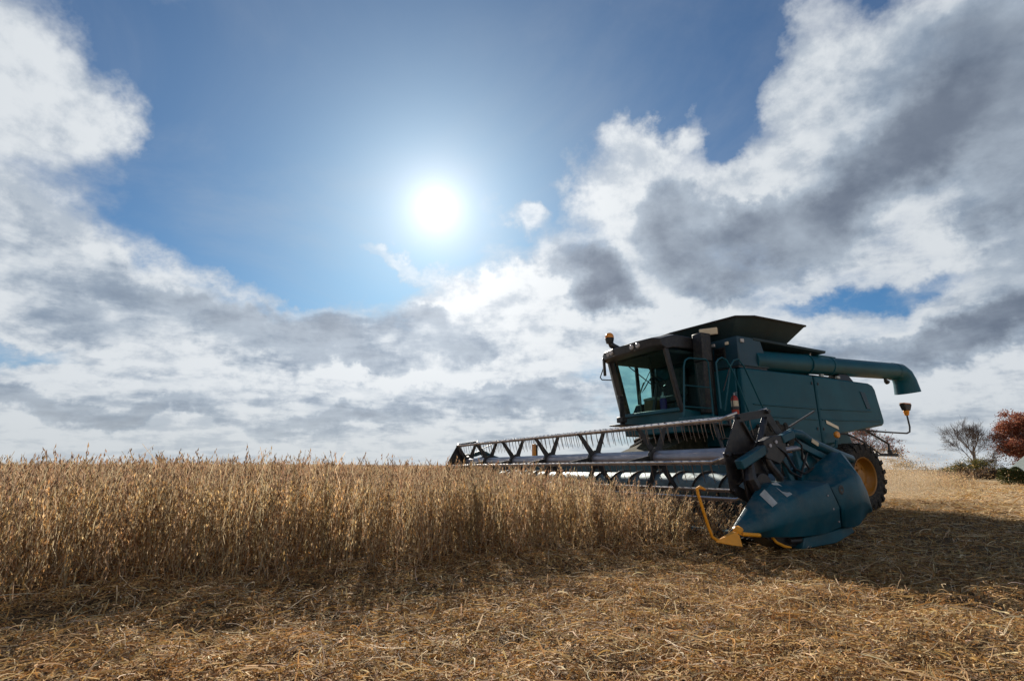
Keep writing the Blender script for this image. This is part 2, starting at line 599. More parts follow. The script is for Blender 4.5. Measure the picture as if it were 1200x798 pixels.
rad = np.concatenate([[0.0], np.geomspace(0.6, 1500, 170)])
ang = np.linspace(0, 2 * math.pi, 361)[:-1]
RR, AA = np.meshgrid(rad, ang, indexing='ij')
gx, gy = RR * np.sin(AA), RR * np.cos(AA)
gz = gh(gx, gy) - 0.012
gz = np.where(RR > 200, gz - (RR - 200) * 0.001, gz)
V = np.stack([gx.ravel(), gy.ravel(), gz.ravel()], 1)
na = len(ang)
i, j = np.meshgrid(np.arange(len(rad) - 1), np.arange(na), indexing='ij')
j2 = (j + 1) % na
F = np.stack([i * na + j, (i + 1) * na + j, (i + 1) * na + j2, i * na + j2], -1).reshape(-1, 4)
gm = bpy.data.materials.new('field_soil')
gm.use_nodes = True
q = G(gm.node_tree)
pb = gm.node_tree.nodes['Principled BSDF']
pb.inputs['Roughness'].default_value = 0.95
pb.inputs['Specular IOR Level'].default_value = 0.1
tcn = q.node('ShaderNodeTexCoord')
ob = tcn.outputs['Object']
nA = q.noise(ob, 9.0, 8, 0.7)
nB = q.noise(ob, 55.0, 4, 0.7)
nC = q.noise(ob, 0.5, 4, 0.6)
c = q.mix(q.ss(nA, .35, .65), (0.030, 0.020, 0.013), (0.12, 0.078, 0.040))
c = q.mix(q.ss(nB, .45, .62), c, (0.30, 0.205, 0.10))
pd = q.v('LENGTH', q.v('MULTIPLY', ob, (1, 1, 0)))
c = q.mix(q.ss(pd, 9, 24), c, q.mix(q.ss(q.noise(ob, 3.0, 8, .75), .35, .7), (0.26, 0.18, 0.095), (0.44, 0.32, 0.18)))
gm.node_tree.links.new(c, pb.inputs['Base Color'])
bn = q.node('ShaderNodeBump')
bn.inputs['Strength'].default_value = 0.8
bn.inputs['Distance'].default_value = 0.02
gm.node_tree.links.new(nB, bn.inputs['Height'])
gm.node_tree.links.new(bn.outputs[0], pb.inputs['Normal'])
ground = fast_mesh('ground', V, F, None, gm, True)
tag(ground, 'flat harvested soybean field of brown soil running to the horizon', 'ground', kind='structure')


# ------------------------------------------------------------------ straw litter
PAL = np.array([1.26, 1.16, .99]) * np.array([(.50, .40, .26), (.43, .31, .165), (.39, .25, .105), (.33, .185, .07), (.21, .125, .06), (.11, .07, .045), (.60, .52, .40)])


def strips(P, L, W, K, col, curl, lift, zofs, twist=0.6):
    """N curved ribbons lying about; P (N,2), L, W (N,), K segments"""
    N = len(P)
    hd = R.uniform(0, 6.283, N)
    kap = R.normal(0, 1, N) * curl
    el = R.normal(0, 1, N) * lift
    elk = -el * R.uniform(0.8, 2.2, N)
    t = np.linspace(0, 1, K + 1)
    a = hd[:, None] + kap[:, None] * t[None] + R.normal(0, .25, (N, K + 1)) * (curl > .3)
    e = el[:, None] + elk[:, None] * t[None]
    step = (L / K)[:, None]
    dx = np.cos(a) * np.cos(e) * step
    dy = np.sin(a) * np.cos(e) * step
    dz = np.sin(e) * step
    x = P[:, :1] + np.cumsum(dx, 1) - dx[:, :1]
    y = P[:, 1:] + np.cumsum(dy, 1) - dy[:, :1]
    z = np.cumsum(dz, 1) - dz[:, :1]
    z = z - np.minimum(z.min(1), 0)[:, None] * .8
    z = z + gh(x, y) + zofs[:, None]
    tw = R.uniform(-1, 1, N)[:, None] * 1.57 * twist + R.uniform(-1, 1, N)[:, None] * t[None]
    w = (W[:, None] * (0.55 + 0.45 * np.sin(np.clip(t * 3.1, .25, 2.9))[None])) / 2
    nx, ny, nz = -np.sin(a) * np.cos(tw) * w, np.cos(a) * np.cos(tw) * w, np.sin(tw) * w
    A = np.stack([x + nx, y + ny, z + nz], -1)
    B = np.stack([x - nx, y - ny, z - nz], -1)
    V = np.stack([A, B], 2).reshape(-1, 3)
    base = (np.arange(N) * (K + 1) * 2)[:, None]
    s = np.arange(K)[None] * 2
    F = np.stack([base + s, base + s + 1, base + s + 3, base + s + 2], -1).reshape(-1, 4)
    C = np.repeat(col, (K + 1) * 2, 0)
    return V, F, C


def scatter_polar(n, d0, d1, half, power=1.0):
    u = R.uniform(0, 1, n)
    r = (d0 ** power + u * (d1 ** power - d0 ** power)) ** (1 / power)
    a = R.uniform(-half, half, n)
    return np.stack([r * np.sin(a), r * np.cos(a)], 1)


def pick(n, probs, dark=0.25):
    k = R.choice(len(PAL), n, p=np.array(probs) / sum(probs))
    return PAL[k] * R.uniform(1 - dark, 1 + dark, (n, 1)) * R.uniform(.93, 1.07, (n, 3))


CROP_Y = 4.1


def patchy(P, f=1.6):
    x, y = P[:, 0] * f, P[:, 1] * f
    return .5 + .25 * (np.sin(x * 1.3 + 1.7 * np.sin(y * .9)) + np.sin(y * 2.1 + 1.3 * np.sin(x * 1.7 + 2)))


def keep_open(P, q):
    X, Y = w2m(P[:, 0], P[:, 1])
    incrop = ((X > 0.2) & (Y < CROP_Y - .3)) | ((Y < -4.2) & (X > -26.5))
    return np.where(incrop, R.uniform(0, 1, len(P)) < q, True)


Vs, Fs, Cs = [], [], []


def acc(t):
    b = sum(len(v) for v in Vs)
    Vs.append(t[0]); Fs.append(t[1] + b); Cs.append(t[2])


HALF = math.radians(52)
for (n, d0, d1, L, W, K, curl, lift, zr, pr) in [
    # small curled pod shells and chaff
    (150000, 1.7, 6.5, (.015, .05), (.004, .010), 3, 1.9, .9, (.0, .07), (1, 4, 6, 5, 4, 2, .4)),
    (110000, 5.5, 16, (.03, .09), (.008, .016), 2, 1.4, .8, (.0, .05), (1.5, 4, 5, 4, 3, 2, .6)),
    (60000, 15, 48, (.08, .26), (.02, .045), 1, .6, .4, (.0, .05), (3, 5, 4, 2, 2, 1, 1.5)),
    # short straws
    (46000, 1.7, 8, (.05, .20), (.0035, .0075), 6, 1.5, .6, (.005, .085), (3, 4, 3, 2, 3, 2, 1)),
    (30000, 7, 20, (.09, .26), (.006, .013), 4, 1.3, .5, (.005, .08), (3, 4, 3, 2, 2, 1, 1.3)),
    # long pale stems
    (1900, 1.7, 9, (.14, .4), (.003, .006), 9, 1.3, .45, (.03, .10), (4, 2, .5, .2, .3, .2, 5)),
    (1800, 8, 20, (.2, .5), (.006, .010), 5, .9, .3, (.03, .07), (4, 2, .5, .2, .3, .2, 4)),
]:
    P = scatter_polar(n, d0, d1, HALF, 1.35)
    P = P[keep_open(P, .35)]
    m = patchy(P)
    P = P[R.uniform(0, 1, len(P)) < .55 + .45 * m]
    N = len(P)
    pile = patchy(P, 2.3) * .45 + patchy(P, 6.1) * .55
    zo = R.uniform(zr[0], zr[1], N) * np.clip(pile * 1.7 - .35, .06, 1.15)
    acc(strips(P, R.uniform(*L, N), R.uniform(*W, N), K, pick(N, pr), curl, lift, zo))
litter = fast_mesh('straw_litter', np.concatenate(Vs), np.concatenate(Fs), np.concatenate(Cs), M_STRAW)
tag(litter, 'golden straw, stems and pod shells strewn over the cut field', 'straw', kind='stuff')

# short cut stubble standing in rows of the harvested ground
Vs, Fs, Cs = [], [], []
P = scatter_polar(5200, 2.2, 26, HALF, 1.4)
P = P[keep_open(P, 0.0)]
N = len(P)
Hs = R.uniform(.04, .11, N)
lean = R.normal(0, .35, (N, 2)) * Hs[:, None]
z0 = gh(P[:, 0], P[:, 1])
w = R.uniform(.0018, .0038, N)
aa = R.uniform(0, 3.14, N)
for s in (0, 1):
    ox, oy = np.cos(aa + s * 1.57) * w, np.sin(aa + s * 1.57) * w
    A = np.stack([P[:, 0] - ox, P[:, 1] - oy, z0], 1); B = np.stack([P[:, 0] + ox, P[:, 1] + oy, z0], 1)
    Cc = np.stack([P[:, 0] + ox + lean[:, 0], P[:, 1] + oy + lean[:, 1], z0 + Hs], 1); Dd = np.stack([P[:, 0] - ox + lean[:, 0], P[:, 1] - oy + lean[:, 1], z0 + Hs], 1)
    V = np.stack([A, B, Cc, Dd], 1).reshape(-1, 3)
    F = np.arange(N * 4).reshape(-1, 4)
    acc((V, F, np.repeat(pick(N, (4, 3, 1, 1, 1, .5, 3)), 4, 0)))
stub = fast_mesh('stubble', np.concatenate(Vs), np.concatenate(Fs), np.concatenate(Cs), M_STRAW)
tag(stub, 'short cut soybean stubble sticking up through the straw', 'stubble', kind='stuff')


# ------------------------------------------------------------------ standing soybean crop
STEMC = np.array((.48, .38, .25)); PODC = np.array([1.19, 1.14, 1.06]) * np.array([(.48, .315, .145), (.41, .245, .105), (.30, .18, .085), (.56, .42, .25), (.20, .125, .075)]); TOPC = np.array((.20, .13, .10))


def plant_template(rng, npod, nseg, nbr, quadpods=True):
    V, F, C = [], [], []

    def ribbon(pts, w0, w1, col, sides=2):
        pts = np.array(pts)
        n = len(pts)
        for s in range(sides):
            a = rng.uniform(0, 3.14) + s * 1.57
            o = np.array([math.cos(a), math.sin(a), 0])
            b = len(V)
            for k, p in enumerate(pts):
                w = w0 + (w1 - w0) * k / (n - 1)
                V.append(p - o * w); V.append(p + o * w)
                C.append(col); C.append(col)
            for k in range(n - 1):
                F.append((b + 2 * k, b + 2 * k + 1, b + 2 * k + 3, b + 2 * k + 2))

    def pod(p, L, w, col):
        a = rng.uniform(0, 6.28)
        out = np.array([math.cos(a), math.sin(a), 0])
        d = out * rng.uniform(.12, .55) + np.array([0, 0, -1 if rng.random() < .78 else .8])
        d = d / np.linalg.norm(d)
        s = np.cross(d, out + np.array([0.01, .02, .3])); s /= np.linalg.norm(s)
        bow = np.cross(s, d) * L * .12
        b = len(V)
        V.extend([p, p + d * L * .45 + s * w + bow, p + d * L, p + d * L * .45 - s * w + bow])
        C.extend([col * .9, col, col * 1.08, col])
        F.append((b, b + 1, b + 2, b + 3))

    stems = []
    lean = rng.normal(0, .05, 2)
    kx = rng.normal(0, .035, (nseg + 1, 2)); kx[0] = 0
    t = np.linspace(0, 1, nseg + 1)
    main = [np.array([lean[0] * a ** 1.5 + kx[i][0], lean[1] * a ** 1.5 + kx[i][1], a]) for i, a in enumerate(t)]
    sc = STEMC * rng.uniform(.75, 1.25)
    ribbon(main, .0042, .0020, sc, 2)
    stems.append((main, .10, 1.0))
    for _ in range(nbr):
        h = rng.uniform(.12, .5)
        a = rng.uniform(0, 6.28)
        ln = rng.uniform(.3, .55)
        sp = rng.uniform(.06, .17)
        b0 = np.array([lean[0] * h ** 1.5, lean[1] * h ** 1.5, h])
        br = [b0 + np.array([math.cos(a) * sp * u ** .7 * ln + rng.normal(0, .008), math.sin(a) * sp * u ** .7 * ln + rng.normal(0, .008), ln * u]) for u in np.linspace(0, 1, max(2, nseg - 1))]
        ribbon(br, .0022, .0012, sc * rng.uniform(.85, 1.1), 1)
        stems.append((br, .1, 1.0))
    for k in range(npod):
        st, lo, hi = stems[0] if rng.random() < .6 else stems[rng.integers(len(stems))]
        u = rng.uniform(lo, hi)
        f = u * (len(st) - 1)
        i0 = min(int(f), len(st) - 2)
        p = st[i0] + (st[i0 + 1] - st[i0]) * (f - i0)
        col = PODC[rng.integers(len(PODC))] * rng.uniform(.75, 1.25)
        if p[2] > .80: col = col * .40 + TOPC * .6 * rng.uniform(.8, 1.3)
        pod(p, rng.uniform(.032, .052) if quadpods else rng.uniform(.05, .085), rng.uniform(.0045, .0065) if quadpods else rng.uniform(.009, .014), col)
    return np.array(V), np.array(F), np.array(C)


def place(templates, P, H, lean_fn=None, dens_col=None):
    k = R.integers(0, len(templates), len(P))
    for ti, (tv, tf, tcol) in enumerate(templates):
        m = np.where(k == ti)[0]
        if len(m) == 0: continue
        n = len(m)
        a = R.uniform(0, 6.283, n)
        c, s = np.cos(a)[:, None], np.sin(a)[:, None]
        h = H[m][:, None]
        x = (tv[None, :, 0] * c - tv[None, :, 1] * s)
        y = (tv[None, :, 0] * s + tv[None, :, 1] * c)
        z = tv[None, :, 2] * h
        ln = R.normal(0, .07, (n, 2))
        if lean_fn is not None: ln = ln + lean_fn(P[m])
        zz = tv[None, :, 2]
        x = x + ln[:, :1] * zz ** 1.4
        y = y + ln[:, 1:] * zz ** 1.4
        z = z * (1 - .5 * (ln ** 2).sum(1)[:, None])
        X = P[m, 0][:, None] + x
        Y = P[m, 1][:, None] + y
        Zg = gh(P[m, 0], P[m, 1])[:, None]
        V = np.stack([X, Y, z + Zg], -1).reshape(-1, 3)
        F = (tf[None] + (np.arange(n) * len(tv))[:, None, None]).reshape(-1, 4)
        br = R.uniform(.78, 1.2, (n, 1, 1)) * R.uniform(.95, 1.05, (n, 1, 3))
        C = (tcol[None] * br).reshape(-1, 3)
        acc((V, F, C))


rg = np.random.default_rng(5)
T_near = [plant_template(rg, 56, 7, 3) for _ in range(22)]
T_mid = [plant_template(rg, 34, 4, 2) for _ in range(14)]
T_far = [plant_template(rg, 16, 2, 1, False) for _ in range(10)]


def region(n, x0, x1, y0, y1):
    return np.stack([R.uniform(x0, x1, n), R.uniform(y0, y1, n)], 1)


def towards_world(P):
    x, y = m2w(P[:, 0], P[:, 1])
    return np.stack([x, y], 1)


def edge(X):
    return CROP_Y + .12 * np.sin(X * 1.9) + .08 * np.sin(X * 4.7 + 1) - .04 * np.clip(X - 4, 0, 5)


def incrop(M):
    X, Y = M[:, 0], M[:, 1]
    ahead = (X > -0.05) & (Y < edge(X))
    beyond = (Y < -4.3) & (X > -26.5 + (Y + 4.3) * 1.6)
    return (ahead | beyond)


def inview(Wp, mx=1.35, sx=2.5):
    return (Wp[:, 1] > 0.5) & (np.abs(Wp[:, 0]) < Wp[:, 1] * mx + sx)


def lean_near(Wp):
    X, Y = w2m(Wp[:, 0], Wp[:, 1])
    k = np.clip(1 - np.abs(X - .45) / .5, 0, 1) * (np.abs(Y) < 4.6) * .38
    e = np.clip(1 - np.abs(Y - edge(X)) / .35, 0, 1) * .10
    return np.stack([k * cB[0] + e * -cA[0], k * cB[1] + e * -cA[1]], 1)


def hfac(Wp):
    X, Y = w2m(Wp[:, 0], Wp[:, 1])
    a = .78 + .22 * np.clip(X / 5.0, 0, 1)
    b = 1 - .30 * np.clip(1 - X / 2.2, 0, 1) * np.clip((Y - 1.0) / 2.0, 0, 1)
    return np.where((X > -.1) & (Y > -4.6), a * b, 1.0)


Vs, Fs, Cs = [], [], []
# first two and a half metres behind the edge: dense detailed plants in 0.19 m rows
M = region(4100, -.05, 13, CROP_Y - 2.4, CROP_Y + .3)
M[:, 1] = np.round(M[:, 1] / .19) * .19 + R.normal(0, .035, len(M))
M = M[incrop(M)]
W = towards_world(M); W = W[inview(W)]
place(T_near, W, hfac(W) * R.normal(.925, .07, len(W)).clip(.6, 1.09), lean_near)
M = region(15000, -.05, 22, CROP_Y - 9.2, CROP_Y - 2.3)
M = M[incrop(M)]
W = towards_world(M); W = W[inview(W)]
place(T_mid, W, hfac(W) * R.normal(.93, .05, len(W)).clip(.7, 1.05), lean_near)
M = np.concatenate([region(30000, -60, 40, -26, -4.3), region(16000, 10, 45, -12, 4.4)])
M = M[incrop(M)]
W = towards_world(M); W = W[inview(W, 1.2)]
place(T_far, W, R.normal(.93, .055, len(W)).clip(.75, 1.12) - .20 * (W[:, 0] > W[:, 1] * .6), None)
M = region(42000, -80, 110, -120, -26)
W = towards_world(M)
W = W[inview(W, 1.15) & (W[:, 0] < W[:, 1] * .2 + 2)]
place(T_far, W, R.normal(.93, .06, len(W)).clip(.7, 1.1), None)
crop = fast_mesh('soybean_crop', np.concatenate(Vs), np.concatenate(Fs), np.concatenate(Cs), M_CROP)
tag(crop, 'standing ripe soybean crop with dry brown pods, uncut', 'crop', kind='stuff')
print('crop quads', sum(len(f) for f in Fs), 'straw', len(litter.data.polygons))
Vs, Fs, Cs = [], [], []

# ------------------------------------------------------------------ combine harvester
comb = empty('combine_harvester', (OX, OY, 0), YAW + math.pi,
             'teal combine harvester cutting soybeans with a long reel and grain header in front', 'combine harvester')

# --- hull
hull = MB()
hull.prismY([(-3.42, 2.93), (-8.0, 2.88), (-8.12, 2.0), (-6.5, 1.75), (-6.3, 1.35), (-3.42, 1.35)], -.90, 1.50)
hull.prismY([(-4.42, 2.925), (-7.99, 2.875), (-8.11, 2.005), (-6.49, 1.755), (-6.31, 1.355), (-4.42, 1.355)], -1.50, -.90)
hull.box(-7.3, -3.3, -.62, .62, .72, 1.4)
hull.box(-4.35, -3.85, -1.2, 1.2, .75, 1.15)
hull.box(-7.05, -6.85, -1.3, 1.3, .62, .84)
hull.prismY([(-8.1, 1.95), (-8.45, 1.2), (-8.2, .95), (-7.3, 1.0), (-7.2, 1.7)], -.8, .8)
hull_o = hull.build('chassis', TEAL, comb, .02)


def side_panels(s):
    y0, y1 = (1.52, 1.65) if s > 0 else (-1.65, -1.52)
    xf = -3.44 if s > 0 else -4.42
    p = MB().prismY([(xf, 2.92), (-5.735, 2.93), (-5.78, 1.60), (-5.78, 1.45), (xf, 1.45)], y0, y1).build('side_panel', TEAL, comb, .035, seg=3)
    yo = 1.652 if s > 0 else -1.652
    for z, h in ((2.20, .018), (1.965, .018)):
        m = MB()
        m.prismY([(xf - .25, z), (-5.70, z + .005), (-5.70, z - .03), (xf - .25, z - .03)], min(yo, yo + s * h), max(yo, yo + s * h))
        m.build('panel_ridge', TEAL, p, .008)
    r = MB().prismY([(-5.80, 2.93), (-7.85, 2.905), (-8.0, 2.86), (-8.08, 2.76), (-8.26, 2.04), (-8.25, 1.95), (-8.17, 1.90), (-6.4, 1.64), (-6.38, 1.45), (-5.82, 1.40), (-5.82, 1.60)], y0, y1).build('engine_panel', TEAL, comb, .04, seg=3)
    m = MB()
    m.prismY([(-5.86, 2.20), (-7.6, 2.23), (-7.75, 2.26), (-7.77, 2.21), (-5.86, 2.17)], min(yo, yo + s * .018), max(yo, yo + s * .018))
    m.prismY([(-5.86, 1.965), (-8.1, 2.02), (-8.1, 1.99), (-5.86, 1.935)], min(yo, yo + s * .018), max(yo, yo + s * .018))
    m.build('panel_ridge', TEAL, r, .008)
    m = MB()
    m.prismY([(-7.42, 2.68), (-7.62, 2.66), (-7.76, 2.28), (-7.60, 2.28)], min(yo, yo + s * .012), max(yo, yo + s * .012))
    m.build('vent_cover', SLATE, r, .006)
    # latch and bolts
    m = MB()
    for x, z in ((-5.88, 2.75), (-5.88, 1.75), (-5.66, 2.75), (-5.66, 1.75)):
        m = MB().box(x - .02, x + .02, min(yo, yo + s * .014), max(yo, yo + s * .014), z - .03, z + .03)
        m.build('latch', BLACK, r, .004)
    return r


ep = side_panels(1)
side_panels(-1)
MB().prismY([(-5.98, 1.95), (-6.40, 1.82), (-6.41, 1.75), (-5.99, 1.87)], 1.656, 1.664).build('reflector_strip', CREAM, comb, .002)
# roof deck of the machine: rails and small boxes under the auger
for b_ in ((-7.0, -6.2, -.9, .9, 2.90, 3.05), (-5.5, -6.9, 1.35, 1.5, 2.935, 2.985)):
    MB().box(*b_).build('deck_box', DARK, comb, .01)
for x_ in (-6.14, -6.75): MB().box(x_ - .05, x_ + .05, 1.56, 1.62, 2.94, 3.0).build('deck_marker', TAPE, comb, .004)

# --- grain tank and hopper extension
tk = MB()
tk.hexa([(-3.44, -.88, 2.97), (-3.44, 1.62, 2.97), (-4.36, 1.62, 2.97), (-4.36, -.88, 2.97), (-3.44, -.88, 3.60), (-3.44, 1.62, 3.60), (-4.14, 1.62, 3.60), (-4.14, -.88, 3.60)])
tk.hexa([(-4.02, -1.62, 2.97), (-4.02, 1.12, 2.97), (-5.9, 1.12, 2.97), (-5.9, -1.62, 2.97), (-3.90, -1.62, 3.61), (-3.90, 1.12, 3.61), (-6.0, 1.12, 3.61), (-6.0, -1.62, 3.61)])
tank = tk.build('grain_tank', SLATE, comb, .02)
MB().box(-3.43, -4.3, -.86, 1.60, 2.932, 2.968).build('seam_seal', BLACK, tank)
MB().hexa([(-3.9, 1.1, 3.40), (-3.93, 1.63, 3.55), (-6.35, 1.63, 3.50), (-5.85, 1.1, 3.36), (-3.9, 1.1, 3.44), (-3.93, 1.63, 3.61), (-6.38, 1.63, 3.56), (-5.85, 1.1, 3.42)]).build('tank_flange', HOP, tank, .008)
bot = [(-5.35, 1.38, 3.66), (-3.90, 1.38, 3.60), (-3.62, 1.30, 3.60), (-3.47, 1.0, 3.60), (-3.45, 0, 3.60), (-3.47, -1.0, 3.60), (-3.62, -1.30, 3.60), (-3.90, -1.38, 3.60), (-5.35, -1.38, 3.66)]
top = [(-5.64, 1.70, 4.05), (-3.95, 1.70, 4.06), (-3.50, 1.58, 4.03), (-3.20, 1.05, 3.95), (-3.16, 0, 3.97), (-3.20, -1.05, 3.95), (-3.50, -1.58, 4.03), (-3.95, -1.70, 4.06), (-5.64, -1.70, 4.05)]
ins = lambda ring, d: [(x + (d if x < -5 else -d), y - math.copysign(d, y) * (abs(y) > .1), z) for x, y, z in ring]
hp = MB().loft([bot, top, ins(top, .035), ins(bot, .035)], False)
hp.f.append(tuple(range(9)))
hp.mi.append(0)
hop = hp.build('hopper_extension', HOP, comb, .012)
rim_ = MB()
for k in range(9):
    rim_.tube([top[k], top[(k + 1) % 9]], .022, 6)
rim_.build('hopper_rim', DARK, hop, smooth=True)
# work lamps on the tank
wl = MB().box(-.02, .03, -.19, .19, -.075, .075).build('work_lamp', CREAM, comb, .02, seg=3)
wl.location = (-3.27, 1.04, 3.79)
wl.rotation_euler = (0, math.radians(14), math.radians(32))
hs = MB().box(-.07, -.021, -.205, .205, -.09, .09).build('lamp_housing', BLACK, wl, .01)
for (y, z, mm) in ((1.0, 3.50, LENS), (1.36, 3.48, CREAM)):
    MB().box(-3.445, -3.405, y - .04, y + .04, z - .035, z + .035).build('marker_lamp', mm, comb, .01)
MB().box(-3.52, -3.61, 1.615, 1.655, 3.46, 3.54).build('marker_lamp', LENS, comb, .01)
vt = MB().box(-3.445, -3.42, 1.02, 1.30, 3.16, 3.42)
for k in range(6):
    vt.box(-3.425, -3.40, 1.03, 1.29, 3.18 + k * .04, 3.195 + k * .04)
vt.build('vent_grille', BLACK, comb, .003)

# --- unloading auger folded back along the side
au = MB()
au.tube([(-4.0, 1.44, 3.14), (-5.75, 1.48, 3.205)], .232, 24)
au.tube([(-5.70, 1.48, 3.205), (-9.30, 1.52, 3.333)], .212, 24)
auger = au.build('unloading_auger', TEAL, comb, .01)
for x, r in ((-5.73, .247), (-6.55, .225), (-9.22, .226)):
    z = 3.14 + (-4.0 - x) * .0365
    MB().tube([(x, 1.49, z), (x - .03, 1.49, z)], r, 24).build('auger_collar', TEAL, auger, .006)
el = MB()
el.tube([(-9.25, 1.52, 3.331), (-9.48, 1.52, 3.33), (-9.62, 1.52, 3.25), (-9.71, 1.52, 3.09), (-9.76, 1.52, 2.80)], [.217, .225, .245, .26, .29], 20, False)
el.tube([(-9.76, 1.52, 2.803), (-9.71, 1.52, 3.05)], [.27, .24], 20, False)
el.build('auger_spout', TEAL, auger, smooth=True)
MB().tube([(-8.8, 1.52, 3.12), (-8.85, 1.52, 3.05), (-8.91, 1.52, 3.02)], [.02, .05, .06], 10).build('spout_lamp', BLACK, auger, smooth=True)
MB().tube([(-5.96, 1.5, 3.40), (-5.98, 1.5, 3.53)], .02, 8).tube([(-5.93, 1.5, 3.53), (-6.04, 1.5, 3.55)], [.07, .05], 14).build('work_lamp', LENS, auger, .008)
MB().box(-6.15, -6.8, 1.42, 1.58, 3.41, 3.46).build('auger_bracket', TEAL, auger, .004)
MB().hexa([(-6.7, 1.3, 2.91), (-6.7, 1.62, 2.91), (-7.3, 1.62, 2.91), (-7.3, 1.3, 2.91), (-6.8, 1.35, 3.06), (-6.8, 1.6, 3.06), (-7.15, 1.6, 3.06), (-7.15, 1.35, 3.06)]).build('auger_saddle', BLACK, comb, .01)

# --- cab
cabm = MB()
cabm.hexa([(-2.47, -.95, 1.62), (-2.47, .95, 1.62), (-3.42, .95, 1.62), (-3.42, -.95, 1.62), (-2.41, -.95, 2.10), (-2.41, .95, 2.10), (-3.42, .95, 2.03), (-3.42, -.95, 2.03)])
cab = cabm.build('cab', TEAL, comb, .03, seg=3)
MB().hexa([(-2.34, -.9, 2.04), (-2.34, .9, 2.04), (-2.5, .97, 2.04), (-2.5, -.97, 2.04), (-2.34, -.9, 2.12), (-2.34, .9, 2.12), (-2.5, .97, 2.12), (-2.5, -.97, 2.12)]).build('sill', TEAL, cab, .015)
MB().box(-2.52, -3.38, -.9, .9, 2.032, 2.06).build('cab_floor', INNER, cab)
for s, w in ((1, .075), (-1, .20)):
    MB().bar((-2.45, s * (.92 if s > 0 else .82), 2.03), (-2.08, s * (.92 if s > 0 else .82), 3.44), w, .10, (1, 0, 0)).build('cab_pillar', BLACK, cab, .015)
    MB().bar((-2.98, s * .95, 2.0), (-2.90, s * .95, 3.42), .06, .08, (1, 0, 0)).build('cab_pillar', BLACK, cab, .01)
    MB().bar((-3.40, s * .93, 2.0), (-3.38, s * .93, 3.42), .07, .09, (1, 0, 0)).build('cab_pillar', BLACK, cab, .01)
MB().bar((-2.40, -.94, 2.0), (-2.03, -.94, 3.44), .03, .04, (1, 0, 0)).build('pillar_trim', TAPE, cab, .005)
# windshield, bowed forward
ys = [-.90, -.6, -.3, 0, .3, .6, .90]
bul = [.0, .055, .085, .095, .085, .055, .0]
ws = MB()
fb = [(-2.40 + b, y, 2.12) for y, b in zip(ys, bul)]
ft = [(-2.06 + b, y, 3.42) for y, b in zip(ys, bul)]
n7 = len(ys)
ws.add(fb + ft + [(x - .008, y, z) for x, y, z in fb] + [(x - .008, y, z) for x, y, z in ft],
       [(i, i + 1, n7 + i + 1, n7 + i) for i in range(n7 - 1)] + [(2 * n7 + i, 3 * n7 + i, 3 * n7 + i + 1, 2 * n7 + i + 1) for i in range(n7 - 1)])
ws.build('windshield', GLASS, cab, smooth=True)
for s in (1, -1):
    m = MB()
    y = s * .945
    for pts in ([(-2.47, 2.05), (-2.95, 2.05), (-2.89, 3.40), (-2.12, 3.40)], [(-3.0, 2.05), (-3.37, 2.05), (-3.36, 3.40), (-2.93, 3.40)]):
        m.prismY(pts, y - .004, y + .004)
    m.build('side_window', GLASS, cab)
MB().box(-3.40, -3.42, -.9, .9, 2.06, 2.95).build('rear_wall', INNER, cab)
MB().box(-3.405, -3.412, -.9, .9, 2.95, 3.35).build('rear_window', GLASS, cab)
rf = MB()
rf.loft([[(x, y, z) for x, z in [(-2.02 - a, 3.31), (-1.87 - a, 3.37), (-1.84 - a, 3.56 - b), (-2.35, 3.69 - b), (-3.28, 3.66 - b), (-3.46, 3.56 - b), (-3.46, 3.40), (-2.3, 3.36)]]
         for y, a, b in [(-1.03, .12, .05), (-.85, .03, .01), (-.4, -.02, 0), (.4, -.02, 0), (.80, .01, .01), (.97, .10, .05)]])
roof = rf.build('cab_roof', BLACK, cab, .02, seg=3)
MB().box(-2.15, -3.36, -.86, .88, 3.27, 3.355).build('headliner', INNER, cab, .02)
for y, zz in ((.20, 3.52), (.40, 3.52), (.62, 3.515), (-.52, 3.53), (-.70, 3.53)):
    MB().tube([(-1.90, y, zz - .05), (-1.80 - .06 * (abs(y) > .55), y, zz - .055)], [.062, .058], 16).build('headlight', LENS, roof, .012)
bc = MB().tube([(-2.15, -.66, 3.62), (-1.98, -.68, 3.70), (-1.94, -.69, 3.78)], [.08, .075, .06], 10).tube([(-1.93, -.69, 3.74), (-1.93, -.69, 3.87)], [.08, .108], 16).build('beacon_base', BLACK, roof, .01)
MB().lathe([(.104, 0), (.102, .045), (.085, .088), (.048, .118), (0.001, .126)], (-1.93, -.69, 3.872), 'Z', 16).build('beacon', AMBER, roof, smooth=True)
MB().tube([(-2.15, .35, 3.345), (-2.28, .3, 3.05)], .012, 6).tube([(-2.28, .3, 3.05), (-2.20, .02, 2.6)], .008, 6).build('wiper', BLACK, cab)
# mirror on its bent arm, far side
mr = MB().tube([(-2.15, -.95, 2.93), (-2.02, -1.16, 2.96), (-2.0, -1.20, 3.02), (-2.0, -1.06, 3.22)], .014, 8).build('mirror_arm', BLACK, cab, smooth=True)
MB().hexa([(-1.99, -1.06, 3.03), (-1.95, -.98, 3.03), (-2.01, -.96, 3.03), (-2.05, -1.04, 3.03), (-1.95, -1.03, 3.44), (-1.91, -.95, 3.44), (-1.97, -.93, 3.44), (-2.01, -1.01, 3.44)]).build('mirror', BLACK, cab, .012)
# step, spare lamp and bracket on the far front corner
MB().box(-1.95, -2.45, -.86, -.40, 1.83, 1.86).box(-2.02, -2.14, -.56, -.52, 1.86, 2.5).build('front_step', DARK, cab, .005)
MB().box(-2.0, -2.15, -.66, -.46, 1.90, 2.03).build('front_lamp', DARK, cab, .02)
MB().tube([(-2.0, -.52, 2.44), (-2.0, -.52, 2.50)], .035, 10).build('antenna_knob', BLACK, cab, .006)
